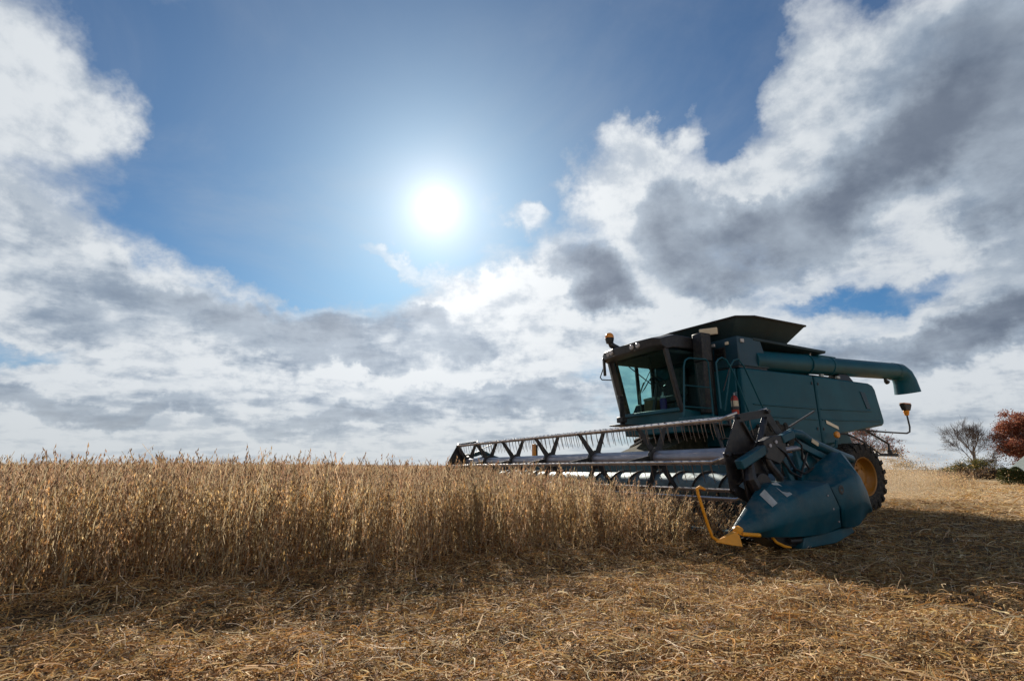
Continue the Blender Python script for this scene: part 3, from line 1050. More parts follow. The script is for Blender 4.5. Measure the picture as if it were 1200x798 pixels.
# inside
stc = MB().tube([(-2.52, 0, 2.06), (-2.66, 0, 2.75)], [.05, .035], 8).build('steering_column', BLACK, cab)
st = MB()
st.tube([(-2.70 + .19 * math.cos(a) * .75, .19 * math.sin(a), 2.80 + .19 * math.cos(a) * .5) for a in np.linspace(0, 2 * math.pi, 21)], .014, 6, False)
st.tube([(-2.70 - .14, 0, 2.70), (-2.70 + .14, 0, 2.90)], .01, 6)
st.build('steering_wheel', BLACK, cab, smooth=True)
se = MB().box(-2.95, -3.3, -.28, .28, 2.35, 2.50).hexa([(-3.22, -.27, 2.5), (-3.22, .27, 2.5), (-3.34, .27, 2.5), (-3.34, -.27, 2.5), (-3.28, -.22, 3.15), (-3.28, .22, 3.15), (-3.37, .22, 3.15), (-3.37, -.22, 3.15)]).box(-3.0, -3.25, -.2, .2, 2.06, 2.35)
se.build('seat', SEAT, cab, .04, seg=3)
MB().hexa([(-2.6, -.88, 2.06), (-2.6, -.62, 2.06), (-3.3, -.62, 2.06), (-3.3, -.88, 2.06), (-2.75, -.86, 2.36), (-2.75, -.66, 2.36), (-3.3, -.66, 2.45), (-3.3, -.86, 2.45)]).build('side_console', INNER, cab, .02)
cn = MB().tube([(-2.70, -.60, 2.06), (-2.64, -.58, 2.55), (-2.72, -.50, 2.85)], .018, 6)
cn.hexa([(-2.74, -.62, 2.62), (-2.68, -.30, 2.85), (-2.71, -.30, 2.87), (-2.77, -.62, 2.64), (-2.84, -.62, 2.72), (-2.78, -.30, 2.97), (-2.81, -.30, 2.98), (-2.87, -.62, 2.74)])
cn.build('monitor_arm', COOLT, cab, .006)
MB().tube([(-2.35, -.55, 3.2), (-2.75, -.05, 2.62)], .014, 6).tube([(-2.6, -.2, 3.2), (-2.8, .1, 2.5)], .018, 6).build('grab_strap', BLACK, cab)

# --- platform, posts and rails by the door
plat = MB().box(-2.30, -3.42, .96, 1.62, 1.74, 1.90).build('platform', TEAL, comb, .015)
MB().hexa([(-2.86, 1.04, 2.0), (-2.86, 1.20, 2.0), (-3.02, 1.20, 2.0), (-3.02, 1.04, 2.0), (-2.83, 1.02, 3.08), (-2.83, 1.24, 3.08), (-3.06, 1.24, 3.08), (-3.06, 1.02, 3.08)]).box(-2.81, -3.08, .99, 1.26, 3.08, 3.68).build('intake_stack', DARK, comb, .02)


def rail(pts, r=.017, m=TEAL):
    return MB().tube(pts, r, 8).build('handrail', m, comb, smooth=True)


rail([(-2.07, 1.35, 1.9), (-2.16, 1.35, 2.88), (-2.20, 1.35, 3.0), (-2.30, 1.35, 3.06), (-2.78, 1.35, 3.08), (-2.84, 1.35, 3.02), (-2.86, 1.35, 1.9)])
rail([(-2.12, 1.35, 2.50), (-2.84, 1.35, 2.50)], .013)
rail([(-2.08, 1.35, 2.08), (-2.85, 1.35, 2.08)], .013)
rail([(-2.47, 1.9, 2.0), (-2.45, 1.9, 2.88), (-2.52, 1.9, 2.96), (-2.62, 1.9, 3.0), (-2.74, 1.9, 2.96), (-2.93, 1.9, 2.67), (-3.22, 1.9, 2.0), (-3.35, 1.75, 1.7)])
rail([(-2.80, 1.7, 2.0), (-2.84, 1.9, 2.86), (-2.95, 1.9, 2.98), (-3.08, 1.9, 3.01), (-3.22, 1.9, 2.88), (-3.67, 1.9, 2.04), (-3.78, 1.8, 1.8)])
rail([(-2.58, 1.9, 2.35), (-2.80, 1.9, 2.80)], .012, DARK)
ld = MB()
for s_ in (0, .42):
    ld.bar((-2.5 - s_, 1.66, 1.86), (-2.5 - s_, 2.05, .55), .03, .07, (1, 0, 0))
for k in range(5):
    t = (k + .5) / 5
    ld.box(-2.5, -2.92, 1.60 + .39 * t, 1.76 + .39 * t, 1.86 - 1.31 * t - .02, 1.86 - 1.31 * t)
ld.build('ladder', DARK, comb, .004)

# --- feeder house
fh = MB().hexa([(-1.30, -.75, .30), (-1.30, .75, .30), (-3.5, .62, 1.05), (-3.5, -.62, 1.05), (-1.30, -.75, .98), (-1.30, .75, .98), (-3.4, .62, 1.72), (-3.4, -.62, 1.72)])
fh.build('feeder_house', FEED, comb, .02)
MB().tube([(-3.6, .75, .95), (-1.5, .80, .45)], .05, 10).tube([(-3.6, -.75, .95), (-1.5, -.80, .45)], .05, 10).build('lift_cylinder', DARK, comb, smooth=True)


# --- wheels
def wheel(X, Y, r, w, s, lugs):
    o = empty('wheel', (X, Y, r - .01), 0, parent=comb)
    h = w / 2
    prof = [(r * .56, -h * .80), (r * .62, -h * .95), (r * .80, -h), (r * .92, -h * .93), (r * .955, -h * .75), (r * .96, 0), (r * .955, h * .75), (r * .92, h * .93), (r * .80, h), (r * .62, h * .95), (r * .56, h * .80)]
    m = MB().lathe(prof, (0, 0, 0), 'Y', 48)
    for k in range(lugs):
        for side in (-1, 1):
            a = 2 * math.pi * (k + (.5 if side > 0 else 0)) / lugs
            da = .26 * 24 / lugs
            P = []
            for rr in (r * .945, r * 1.0):
                for (yy, aa, ww) in ((0.02 * side * -1, a + da, .035), (h * .98 * side, a, .042)):
                    for sg in (-1, 1):
                        P.append((rr * math.cos(aa + sg * ww / r), yy, rr * math.sin(aa + sg * ww / r)))
            m.hexa([P[0], P[1], P[3], P[2], P[4], P[5], P[7], P[6]])
            # shoulder of the lug running down the sidewall
            a2 = a
            P = []
            for (rr, yy) in ((r * .80, h * 1.0 * side), (r * .965, h * .93 * side)):
                for off in (0, .03 * side):
                    for sg in (-1, 1):
                        P.append((rr * math.cos(a2 + sg * .042 / r), yy + off, rr * math.sin(a2 + sg * .042 / r)))
            m.hexa([P[0], P[1], P[3], P[2], P[4], P[5], P[7], P[6]])
    m.build('tyre', RUBBER, o, smooth=True)
    m = MB()
    m.lathe([(r * .58, h * .82 * s), (r * .56, h * .86 * s), (r * .53, h * .78 * s), (r * .51, h * .30 * s), (r * .45, h * .05 * s), (r * .22, h * .12 * s), (r * .20, h * .40 * s), (r * .10, h * .42 * s), (0.001, h * .42 * s)], (0, 0, 0), 'Y', 40)
    m.lathe([(r * .58, -h * .82 * s), (r * .53, -h * .78 * s), (r * .50, -h * .1 * s), (.001, -h * .1 * s)], (0, 0, 0), 'Y', 40)
    for k in range(8):
        a = k * math.pi / 4
        m.tube([(r * .33 * math.cos(a), h * .10 * s, r * .33 * math.sin(a)), (r * .33 * math.cos(a), h * .20 * s, r * .33 * math.sin(a))], .018, 6)
    m.build('rim', YEL, o, smooth=True)
    return o


wheel(-4.1, 1.55, .93, .62, 1, 22)
wheel(-4.1, -1.55, .93, .62, -1, 22)
w3 = wheel(-6.93, 1.60, .74, .46, 1, 20)
wheel(-6.93, -1.60, .74, .46, -1, 20)

# --- rear: folded ladder, lamp bracket
MB().tube([(-6.35, 1.60, 1.66), (-6.60, 1.70, 1.66), (-7.14, 1.7, 1.51), (-7.80, 1.7, 1.23), (-8.50, 1.7, 1.235)], .020, 8).tube([(-7.45, 1.6, 1.80), (-8.19, 1.7, 1.47), (-8.15, 1.7, 1.23)], .026, 8).tube([(-7.13, 1.7, 1.20), (-8.5, 1.7, 1.20)], .022, 8).tube([(-8.18, 1.7, 1.33), (-8.2, 1.7, 1.22)], .05, 8).build('rear_step', DARK, comb, smooth=True)
MB().tube([(-6.86, 1.6, 1.78), (-8.2, 1.7, 1.745), (-9.0, 1.72, 1.74), (-9.12, 1.73, 1.78), (-9.16, 1.73, 1.9), (-9.12, 1.73, 2.20)], .020, 8).build('lamp_bracket', DARK, comb, smooth=True)
tl = MB().hexa([(-9.02, 1.68, 2.30), (-9.02, 1.78, 2.30), (-9.24, 1.78, 2.30), (-9.24, 1.68, 2.30), (-8.96, 1.66, 2.46), (-8.96, 1.80, 2.46), (-9.30, 1.80, 2.46), (-9.30, 1.66, 2.46)]).build('tail_lamp', DARK, comb, .02)
MB().box(-8.98, -9.28, 1.67, 1.79, 2.462, 2.485).build('lamp_lens', AMBER, tl, .006)
MB().tube([(-9.12, 1.73, 2.18), (-9.12, 1.73, 2.30)], [.045, .07], 12).build('lamp_socket', AMBER, tl, .006)
MB().tube([(-5.95, 1.66, 1.30), (-6.02, 1.78, 1.36), (-6.05, 1.80, 1.50)], .035, 8).build('lamp_arm', TEAL, comb, smooth=True)
MB().lathe([(.001, -.03), (.06, -.025), (.075, 0), (.075, .03), (.06, .05), (.001, .055)], (-6.06, 1.80, 1.62), 'Y', 18).build('amber_lamp', AMBER, comb, smooth=True)

# ------------------------------------------------------------------ header (part of the machine)
hd = MB()
hd.prismY([(-1.32, .16), (-1.26, .16), (-1.20, 1.08), (-1.34, 1.12)], -4.60, 4.60)
hd.prismY([(-1.26, .16), (-.95, .13), (-.2, .14), (.02, .10), (.02, .08), (-1.3, .08)], -4.60, 4.60)
hd.bar((-1.42, -4.6, 1.02), (-1.42, 4.6, 1.02), .14, .14)
hd.bar((-1.42, -4.6, .30), (-1.42, 4.6, .30), .14, .14)
header = hd.build('header_frame', TEAL2, comb, .01)
for s in (1, -1):
    y = s * 4.60
    MB().prismY([(.10, .10), (.02, .30), (-.25, .70), (-.80, 1.04), (-1.20, 1.14), (-1.42, 1.10), (-1.45, .12)], y - .02, y + .02).build('end_sheet', TEAL2, header, .006)
cb = MB().box(.0, .09, -4.55, 4.55, .075, .10)
for k in range(120):
    y = -4.5 + k * 9.0 / 119
    cb.add([(.05, y - .022, .08), (.05, y + .022, .08), (.17, y, .085), (.05, y - .022, .11), (.05, y + .022, .11)], [(0, 1, 2), (3, 2, 4), (0, 2, 3), (1, 4, 2), (0, 3, 4, 1)])
cb.build('cutter_bar', DARK, header)
agt = MB().tube([(-.72, -4.55, .60), (-.72, 4.55, .60)], .235, 28).build('cross_auger', AUG, comb, smooth=True)
ag = MB()
for s in (1, -1):
    V_, F_ = [], []
    nt_ = 8 * 20
    for k in range(nt_ + 1):
        a = s * k / 20 * 2 * math.pi
        y = s * (.5 + 4.0 * k / nt_)
        for rr in (.225, .272):
            for dy in (-.005, .005):
                V_.append((-.72 + rr * math.cos(a), y + dy, .60 + rr * math.sin(a)))
    for k in range(nt_):
        b = 4 * k
        F_ += [(b, b + 2, b + 6, b + 4), (b + 1, b + 5, b + 7, b + 3), (b + 2, b + 3, b + 7, b + 6)]
    ag.add(V_, F_)
ag.build('auger_flighting', DARK, agt, smooth=True)

# --- reel
RC = (0.0, 1.055)
RR_ = .555
reel = MB().tube([(0, -4.56, RC[1]), (0, 4.56, RC[1])], .108, 28).build('reel', STEEL, comb, .008)
ANG = [math.radians(-8 + 60 * k) for k in range(6)]
for a in ANG:
    bx_, bz = RR_ * math.cos(a), RC[1] + RR_ * math.sin(a)
    m = MB()
    m.cur = 1
    m.tube([(bx_ - .07, -4.52, bz + .06), (bx_, -4.40, bz), (bx_, 4.38, bz), (bx_ - .02, 4.46, bz + .03), (bx_ - .10, 4.54, bz + .07)], .020, 8)
    m.cur = 0
    m.box(bx_ - .032, bx_ + .004, -4.38, 4.36, bz - .034, bz - .004)
    for k in range(58):
        y = -4.33 + k * 8.66 / 57
        dz = random.uniform(-.01, .01)
        dx = random.uniform(-.012, .012)
        m.tube([(bx_ - .014, y, bz - .02), (bx_ - .03 + dx * .4, y, bz - .12), (bx_ - .065 + dx, y + dx * .5, bz - .25 + dz)], [.007, .0055, .0035], 4)
        m.box(bx_ - .024, bx_ + .012, y - .008, y + .008, bz - .028, bz + .022)
    m.build('reel_bat', [BATM, SUNRIM], reel)
for y in (-4.45, -3.15, -1.75, -.26, 1.26, 2.81):
    m = MB()
    m.lathe([(.11, -.035), (.16, -.03), (.16, .03), (.11, .035)], (0, y, RC[1]), 'Y', 16)
    for a in ANG:
        ca, sa = math.cos(a), math.sin(a)
        P = []
        for yy in (y - .008, y + .008):
            for r_, w_ in ((.10, .055), (RR_ + .01, .032)):
                for sg in (-1, 1):
                    P.append((r_ * ca - sa * w_ * sg, yy, RC[1] + r_ * sa + ca * w_ * sg))
        m.hexa([P[0], P[1], P[3], P[2], P[4], P[5], P[7], P[6]])
    m.build('reel_spider', DARK, reel, .003)
for s in (1, -1):
    y = s * 4.56
    m = MB()
    pts = [(.28, 1.54), (-.28, 1.635), (-.60, 1.24), (-.50, .68), (.06, .44), (.50, .62), (.55, 1.06)]
    c0 = (-.02, 1.10)
    n_ = len(pts)
    for k in range(n_):
        p, q_ = pts[k], pts[(k + 1) % n_]
        f = .80
        ip = (c0[0] + (p[0] - c0[0]) * f, c0[1] + (p[1] - c0[1]) * f)
        iq = (c0[0] + (q_[0] - c0[0]) * f, c0[1] + (q_[1] - c0[1]) * f)
        m.prismY([p, q_, iq, ip], y - .008, y + .008)
        m.bar((c0[0], y, c0[1]), (ip[0], y, ip[1]), .02, .085, (0, 1, 0))
    m.prismY([pts[6], pts[0], (c0[0] + .05, c0[1] + .12), (.12, .92)], y - .009, y + .009)
    m.prismY([pts[5], pts[6], (.10, 1.0), (.10, .86)], y - .009, y + .009)
    m.lathe([(.001, -.06), (.13, -.06), (.13, .06), (.001, .06)], (c0[0], y, c0[1]), 'Y', 20)
    for k in range(n_):
        p = pts[k]
        m.tube([(p[0] * .93, y - .03, 1.1 + (p[1] - 1.1) * .93), (p[0] * .93, y + .05, 1.1 + (p[1] - 1.1) * .93)], .028, 8)
    m.build('reel_end_plate', BLACK, reel, .003)


def reel_arm(s):
    Y = s * 4.74
    m = MB()
    m.bar((.53, Y, .94), (.08, Y, 1.13), .10, .11)
    m.bar((-.20, Y + .02 * s, 1.24), (-.42, Y + .02 * s, 1.315), .09, .10)
    m.tube([(-.30, Y, 1.27), (-.45, Y, 1.325), (-.62, Y, 1.31), (-.80, Y, 1.22), (-1.05, Y, 1.15), (-1.40, Y - .05 * s, 1.08), (-1.75, Y - .10 * s, 1.02)], .062, 10)
    arm = m.build('reel_arm', TEAL2, comb, .012)
    MB().prismY([(.13, 1.22), (-.02, 1.28), (-.26, 1.30), (-.25, 1.05), (-.12, .95), (.12, 1.02)], Y - .05, Y + .05).build('arm_bracket', BLACK, arm, .01)
    for x, z in ((.04, 1.165), (-.07, 1.21)):
        MB().tube([(x, Y + s * .05, z), (x, Y + s * .065, z)], .022, 8).build('bolt', STEEL, arm)
    m = MB()
    m.tube([(-.28, Y, 1.12), (-.62, Y, 1.16)], .032, 10)
    m.build('chrome_ram', STEEL, arm, smooth=True)
    m = MB()
    m.bar((-.52, Y, 1.20), (-1.15, Y, 1.00), .07, .08)
    m.bar((-.55, Y - .04 * s, 1.18), (-.62, Y - .04 * s, .72), .06, .10)
    m.bar((-.25, Y - .02 * s, 1.05), (-.38, Y - .02 * s, .74), .05, .08)
    m.prismY([(-.62, 1.16), (-.72, 1.18), (-1.0, 1.0), (-1.0, .72), (-.66, .72)], Y - .10, Y - .07) if s > 0 else m.prismY([(-.62, 1.16), (-.72, 1.18), (-1.0, 1.0), (-1.0, .72), (-.66, .72)], Y + .07, Y + .10)
    m.build('lift_link', TEAL2, arm, .008)
    m = MB()
    m.tube([(.30, Y - .05 * s, .98), (.36, Y, .78), (.22, Y, .58), (.05, Y, .45)], [.05, .07, .07, .04], 8)
    m.tube([(.08, Y, 1.06), (.02, Y + .02 * s, .92), (-.10, Y + .03 * s, .80), (-.12, Y, .60)], [.03, .05, .05, .04], 8)
    m.prismY([(.42, .95), (.10, 1.03), (-.05, .90), (.05, .55), (.28, .42), (.36, .60)], Y - .09, Y - .06)
    m.lathe([(.001, -.03), (.13, -.03), (.13, .03), (.001, .03)], (.18, Y, .72), 'Y', 20)
    m.build('drive_guard', BLACK, arm, .006)
    m = MB()
    m.tube([(-.20, Y, 1.02), (-.32, Y + .02, .86), (-.48, Y + .03, .80), (-.60, Y, .92), (-.72, Y, 1.12), (-1.2, Y, 1.10)], .014, 6)
    m.tube([(-.02, Y + .03, 1.20), (-.22, Y + .06, 1.08), (-.36, Y + .05, .90), (-.58, Y + .02, .84), (-.9, Y, .95)], .014, 6)
    m.tube([(-.46, Y, 1.30), (-.56, Y + .04, 1.18), (-.60, Y, 1.02), (-.74, Y, .86)], .012, 6)
    m.build('hydraulic_hose', BLACK, arm, smooth=True)
    m = MB().bar((-.42, Y, 1.40), (-.95, Y, 1.62), .02, .02).bar((-.95, Y, 1.62), (-.95, Y, 1.2), .02, .02)
    m.build('stay_rod', BLACK, arm)
    MB().prismY([(-.74, 1.265), (-.86, 1.215), (-.84, 1.17), (-.72, 1.22)], min(Y + s * .064, Y + s * .07), max(Y + s * .064, Y + s * .07)).build('warning_label', PAPER, arm)
    MB().prismY([(-.66, 1.10), (-.72, 1.11), (-.80, .93), (-.70, .90)], min(Y - .068 * s, Y - .064 * s), max(Y - .068 * s, Y - .064 * s)).build('reflective_patch', TAPE, arm)


reel_arm(1)
reel_arm(-1)


# --- crop divider: pointed snout, swollen rear shell
def divider(s):
    o = empty('crop_divider', (0, s * 4.60, 0), 0, parent=comb)
    Yc = lambda y: s * (y - 4.60)

    def sec(X, zb, zr, zt, yo, yi, sx=0.0):
        # sx: how far the foot of the section leans back
        k = lambda z: X + sx * (zt - z) / max(zt - zb, .01)
        ym = yi + (yo - yi) * .42
        zm = zb + (zr - zb) * .45
        P = [(k(zb), Yc(yi), zb), (k(zt - .01), Yc(yi), zt - .03), (k(zt), Yc(yi + .03), zt), (k(zt), Yc(ym), zt - .005), (k(zr), Yc(yo - .012), zr), (k(zr), Yc(yo), zr - .03),
             (k(zm), Yc(yo + .012), zm), (k(zm), Yc(yo + .004), zm - .03), (k(zb), Yc(yo - .06), zb), (k(zb), Yc(yo - .09), zb - .005)]
        return P
    A = [sec(.90, .215, .262, .285, 4.945, 4.86), sec(.60, .19, .385, .475, 5.02, 4.79), sec(.35, .18, .49, .645, 5.06, 4.74), sec(.20, .175, .555, .735, 5.08, 4.71),
         sec(-.02, .17, .63, .755, 5.095, 4.68, -.02), sec(-.28, .18, .70, .765, 5.105, 4.66, -.11), sec(-.50, .24, .735, .765, 5.10, 4.65, -.22)]
    MB().loft(A).build('front_shell', TEAL2, o, .012, seg=2)
    B = [sec(-.555, .24, .69, .73, 5.085, 4.65, -.215), sec(-.58, .235, .70, .765, 5.11, 4.66, -.215), sec(-.80, .23, .78, .93, 5.125, 4.70, -.12), sec(-.96, .25, .84, 1.05, 5.13, 4.76, -.06), sec(-1.06, .27, .84, 1.105, 5.12, 4.80, -.02),
         sec(-1.15, .295, .80, 1.06, 5.10, 4.82), sec(-1.28, .33, .66, .83, 5.07, 4.84), sec(-1.40, .36, .48, .56, 5.02, 4.87), sec(-1.43, .38, .42, .45, 4.97, 4.90)]
    rs = MB().loft(B).build('rear_shell', TEAL2, o, .02, seg=2)
    MB().lathe([(.001, 0), (.045, .002), (.055, .010), (.03, .014), (.001, .006)], (-.70, Yc(5.108) if s > 0 else Yc(5.108) - .014, .66), 'Y', 16).build('shell_latch', BLACK, rs, smooth=True)
    for X_, z_ in ((-.47, .60), (-.54, .45), (-.61, .31)):
        MB().lathe([(.001, 0), (.012, 0), (.012, .008), (.001, .009)], (X_ + .03, Yc(5.108) if s > 0 else Yc(5.117), z_), 'Y', 8).build('rivet', STEEL, o)
    # reflective tape across the upper facet
    tp = MB()
    for X in (.36, .13):
        f = (.60 - X) / .40 if X > .2 else None
        if X > .2: zt, zr, yo, yi = .645, .487, 5.058, 4.742
        else: zt, zr, yo, yi = .742, .582, 5.086, 4.70
        ym = yi + (yo - yi) * .42
        dzdx = -.62 if X > .2 else -.12
        dzr = -.43 if X > .2 else -.33
        a0, a1 = (Yc(ym), zt - .005), (Yc(yo - .012), zr)
        P = []
        for xx in (X - .045, X + .045):
            for (yy, z0_, sl_) in ((a0[0], a0[1], dzdx), (a0[0] + (a1[0] - a0[0]) * .85, a0[1] + (a1[1] - a0[1]) * .85, dzr)):
                P.append((xx, yy, z0_ + sl_ * (xx - X) + .007))
        P2 = [(x, y, z - .004) for x, y, z in P]
        tp.hexa([P2[0], P2[1], P2[3], P2[2], P[0], P[1], P[3], P[2]])
    tp.build('reflective_tape', TAPE, o)
    # skid and dark ironwork under the shells
    MB().prismY([(-.10, .15), (-.85, .22), (-1.0, .22), (-1.03, .16), (-.66, .06), (-.05, .03)], min(Yc(4.66), Yc(5.0)), max(Yc(4.66), Yc(5.0))).build('skid_shoe', TEAL2, o, .012)
    MB().prismY([(.50, .20), (-.15, .20), (-.30, .06), (.2, .05)], min(Yc(4.68), Yc(4.92)), max(Yc(4.68), Yc(4.92))).tube([(.1, Yc(4.95), .12), (-.3, Yc(4.95), .12)], .035, 8).build('shoe_bracket', BLACK, o, .008)
    # orange snout, its tail rod, lifting wand
    sn = MB().loft([[(1.17, Yc(4.90), .165), (1.17, Yc(4.91), .165), (1.17, Yc(4.91), .175), (1.17, Yc(4.90), .175)],
                    [(1.02, Yc(4.87), .135), (1.02, Yc(4.96), .135), (1.02, Yc(4.94), .225), (1.02, Yc(4.89), .225)],
                    [(.88, Yc(4.85), .115), (.88, Yc(4.99), .115), (.88, Yc(4.95), .268), (.88, Yc(4.88), .268)]])
    sn.lathe([(.001, -.05), (.04, -.045), (.055, 0), (.04, .045), (.001, .05)], (.855, Yc(4.92), .262), 'Y', 14)
    sn.tube([(.85, Yc(4.97), .235), (.63, Yc(5.01), .215)], .022, 8)
    sn.build('divider_tip', ORANGE, o, .006)
    MB().tube([(1.12, Yc(4.90), .17), (1.21, Yc(4.90), .22), (1.26, Yc(4.90), .34), (1.36, Yc(4.90), .64), (1.37, Yc(4.90), .70), (1.33, Yc(4.90), .715), (1.26, Yc(4.90), .69)], [.014, .016, .016, .016, .016, .016, .012], 8).build('lifter_wand', ORANGE, o, smooth=True)
    MB().tube([(.36, Yc(4.93), .19), (.30, Yc(4.94), .12), (.18, Yc(4.95), .07), (.08, Yc(4.95), .055)], [.014, .016, .016, .010], 8).build('skid_spring', ORANGE, o, smooth=True)


divider(1)
divider(-1)
# flashing marker carried on the far side behind the reel
MB().box(-1.30, -1.36, -3.25, -3.12, 1.10, 1.50).build('marker_board', BLACK, comb, .004)
MB().box(-1.27, -1.30, -3.27, -3.10, 1.22, 1.52).build('amber_marker', AMBER, comb, .008)

# ------------------------------------------------------------------ loose things carried on the machine


def local(X, Y, Z):
    x, y = m2w(X, Y)
    return (x, y, Z)


MROT = YAW + math.pi
fe = empty('fire_extinguisher', local(-3.06, 1.73, 1.90), MROT, 'red fire extinguisher with a pale label standing on the platform beside the cab rails', 'fire extinguisher')
MB().lathe([(.001, 0), (.062, 0), (.068, .01), (.068, .33), (.05, .385), (.02, .41), (.001, .41)], (0, 0, 0), 'Z', 20).build('cylinder', RED, fe, smooth=True)
MB().lathe([(.0705, .19), (.0705, .30)], (0, 0, 0), 'Z', 20).build('paper_label', PAPER, fe, smooth=True)
MB().lathe([(.0715, .125), (.0735, .13), (.0735, .185), (.0715, .19)], (0, 0, 0), 'Z', 20).build('strap', BLACK, fe, smooth=True)
MB().tube([(0, 0, .40), (0, 0, .45)], .022, 8).bar((.02, 0, .455), (-.09, 0, .475), .02, .012).bar((.02, 0, .44), (-.08, 0, .43), .02, .01).build('valve', STEEL, fe, .003)
MB().tube([(0.02, 0, .43), (.07, .02, .40), (.085, .02, .25), (.08, .02, .12)], .010, 6).build('hose', BLACK, fe, smooth=True)

bx = empty('cardboard_box', local(-2.66, -.16, 2.062), MROT, 'brown box with a grey lid on the cab floor behind the windshield', 'box')
MB().box(-.11, .11, -.17, .17, 0, .32).build('carton', COOL, bx, .006)
MB().box(-.12, .12, -.18, .18, .322, .385).build('lid', COOLT, bx, .008)
bt = empty('spray_bottle', local(-2.66, .17, 2.062), MROT, 'purple bottle with a pale nozzle standing beside the box in the cab', 'bottle')
MB().lathe([(.001, 0), (.07, 0), (.075, .02), (.075, .30), (.05, .345), (.001, .345)], (0, 0, 0), 'Z', 16).build('bottle_body', PURP, bt, smooth=True)
MB().lathe([(.001, .346), (.06, .346), (.06, .39), (.02, .41), (.018, .48), (.001, .48)], (0, 0, 0), 'Z', 14).build('nozzle', TAPE, bt, smooth=True)

# ------------------------------------------------------------------ chaff blown out behind the machine
N = 30000
u = R.uniform(0, 1, N) ** .8
back = 8.35 + u * 4.2 + R.normal(0, .25, N)
z = 1.05 + .25 * u - 1.35 * u ** 2 * 1.0 + R.normal(0, 1, N) * (.12 + .22 * u)
z = np.abs(z)
Yl = R.normal(0, .45, N) * (1 + 1.8 * u)
x, y = m2w(-back, Yl)
P3 = np.stack([x, y, z + gh(x, y)], 1)
sz = R.uniform(.004, .013, N)[:, None]
d1 = R.normal(0, 1, (N, 3)); d1 /= np.linalg.norm(d1, axis=1)[:, None]
d2 = np.cross(d1, R.normal(0, 1, (N, 3))); d2 /= np.linalg.norm(d2, axis=1)[:, None]
V = np.stack([P3 - d1 * sz * 1.6, P3 - d2 * sz * .5, P3 + d1 * sz * 1.6, P3 + d2 * sz * .5], 1).reshape(-1, 3)
V[:, 2] = np.maximum(V[:, 2], .005)
ch = fast_mesh('flying_chaff', V, np.arange(N * 4).reshape(-1, 4), np.repeat(pick(N, (4, 4, 3, 1, .5, .2, 3)), 4, 0), M_CHAFF)
tag(ch, 'tan cloud of straw and chaff thrown out behind the combine', 'chaff', kind='stuff')
dm = bpy.data.materials.new('dust')
dm.use_nodes = True
dm.node_tree.nodes.clear()
q = G(dm.node_tree)
do = q.node('ShaderNodeOutputMaterial')
pv = q.node('ShaderNodeVolumePrincipled')
pv.inputs['Color'].default_value = (.80, .66, .48, 1)
pv.inputs['Anisotropy'].default_value = .3
tcn = q.node('ShaderNodeTexCoord')
ln_ = q.v('LENGTH', q.v('MULTIPLY', tcn.outputs['Object'], (1, 1, 1)))
dn_ = q.m('MULTIPLY', q.ss(ln_, 1.0, .25), q.ss(q.noise(tcn.outputs['Object'], 1.6, 4, .6), .35, .65, .25, 1.0))
dm.node_tree.links.new(q.m('MULTIPLY', dn_, .38), pv.inputs['Density'])
dm.node_tree.links.new(pv.outputs[0], do.inputs['Volume'])
mb = MB().lathe([(.001, -1), (.38, -.92), (.71, -.71), (.92, -.38), (1, 0), (.92, .38), (.71, .71), (.38, .92), (.001, 1)], (0, 0, 0), 'Z', 20)
dust = mb.build('dust_cloud', dm)
dx_, dy_ = m2w(-10.6, 0)
dust.location = (dx_, dy_, .62)
dust.scale = (2.6, 1.9, .98)
dust.rotation_euler = (math.radians(0), math.radians(8), YAW)
tag(dust, 'faint tan dust hanging behind the combine', 'dust', kind='stuff')


# ------------------------------------------------------------------ trees and shrubs
def grow(rng, base, height, spread, levels=4, kids=4, r0=.12, up=.55, trunk=.25, sides=5, jit=.13):
    """returns tubes (list of (pts, radii)) and twig tips"""
    tubes, tips = [], []

    def rec(p, d, L, r, lv):
        n = 4
        pts = [p]
        dd = d.copy()
        for _ in range(n):
            dd = dd + rng.normal(0, jit, 3) + np.array([0, 0, .05 * up])
            dd /= np.linalg.norm(dd)
            pts.append(pts[-1] + dd * L / n)
        rr = [r * (1 - .5 * k / n) for k in range(n + 1)]
        tubes.append((pts, rr))
        if lv == 0:
            tips.extend(pts[1:])
            return
        if lv <= 1: tips.extend(pts[2:])
        for k in range(kids + (1 if rng.random() < .5 else 0)):
            f = rng.uniform(.35, 1.0)
            i = min(int(f * n), n - 1)
            q0 = pts[i] + (pts[i + 1] - pts[i]) * (f * n - i)
            a = rng.uniform(0, 6.283)
            side = np.cross(dd, [math.cos(a), math.sin(a), .3]); side /= np.linalg.norm(side) + 1e-6
            nd = dd * rng.uniform(.6, 1.0) + side * rng.uniform(.4, .9) * spread + np.array([0, 0, up * .25])
            nd /= np.linalg.norm(nd)
            rec(q0, nd, L * rng.uniform(.55, .78), r * .45, lv - 1)
    rec(np.array(base, float), np.array([0, 0, 1.0]), height * trunk * 1.6, r0, levels)
    return tubes, tips


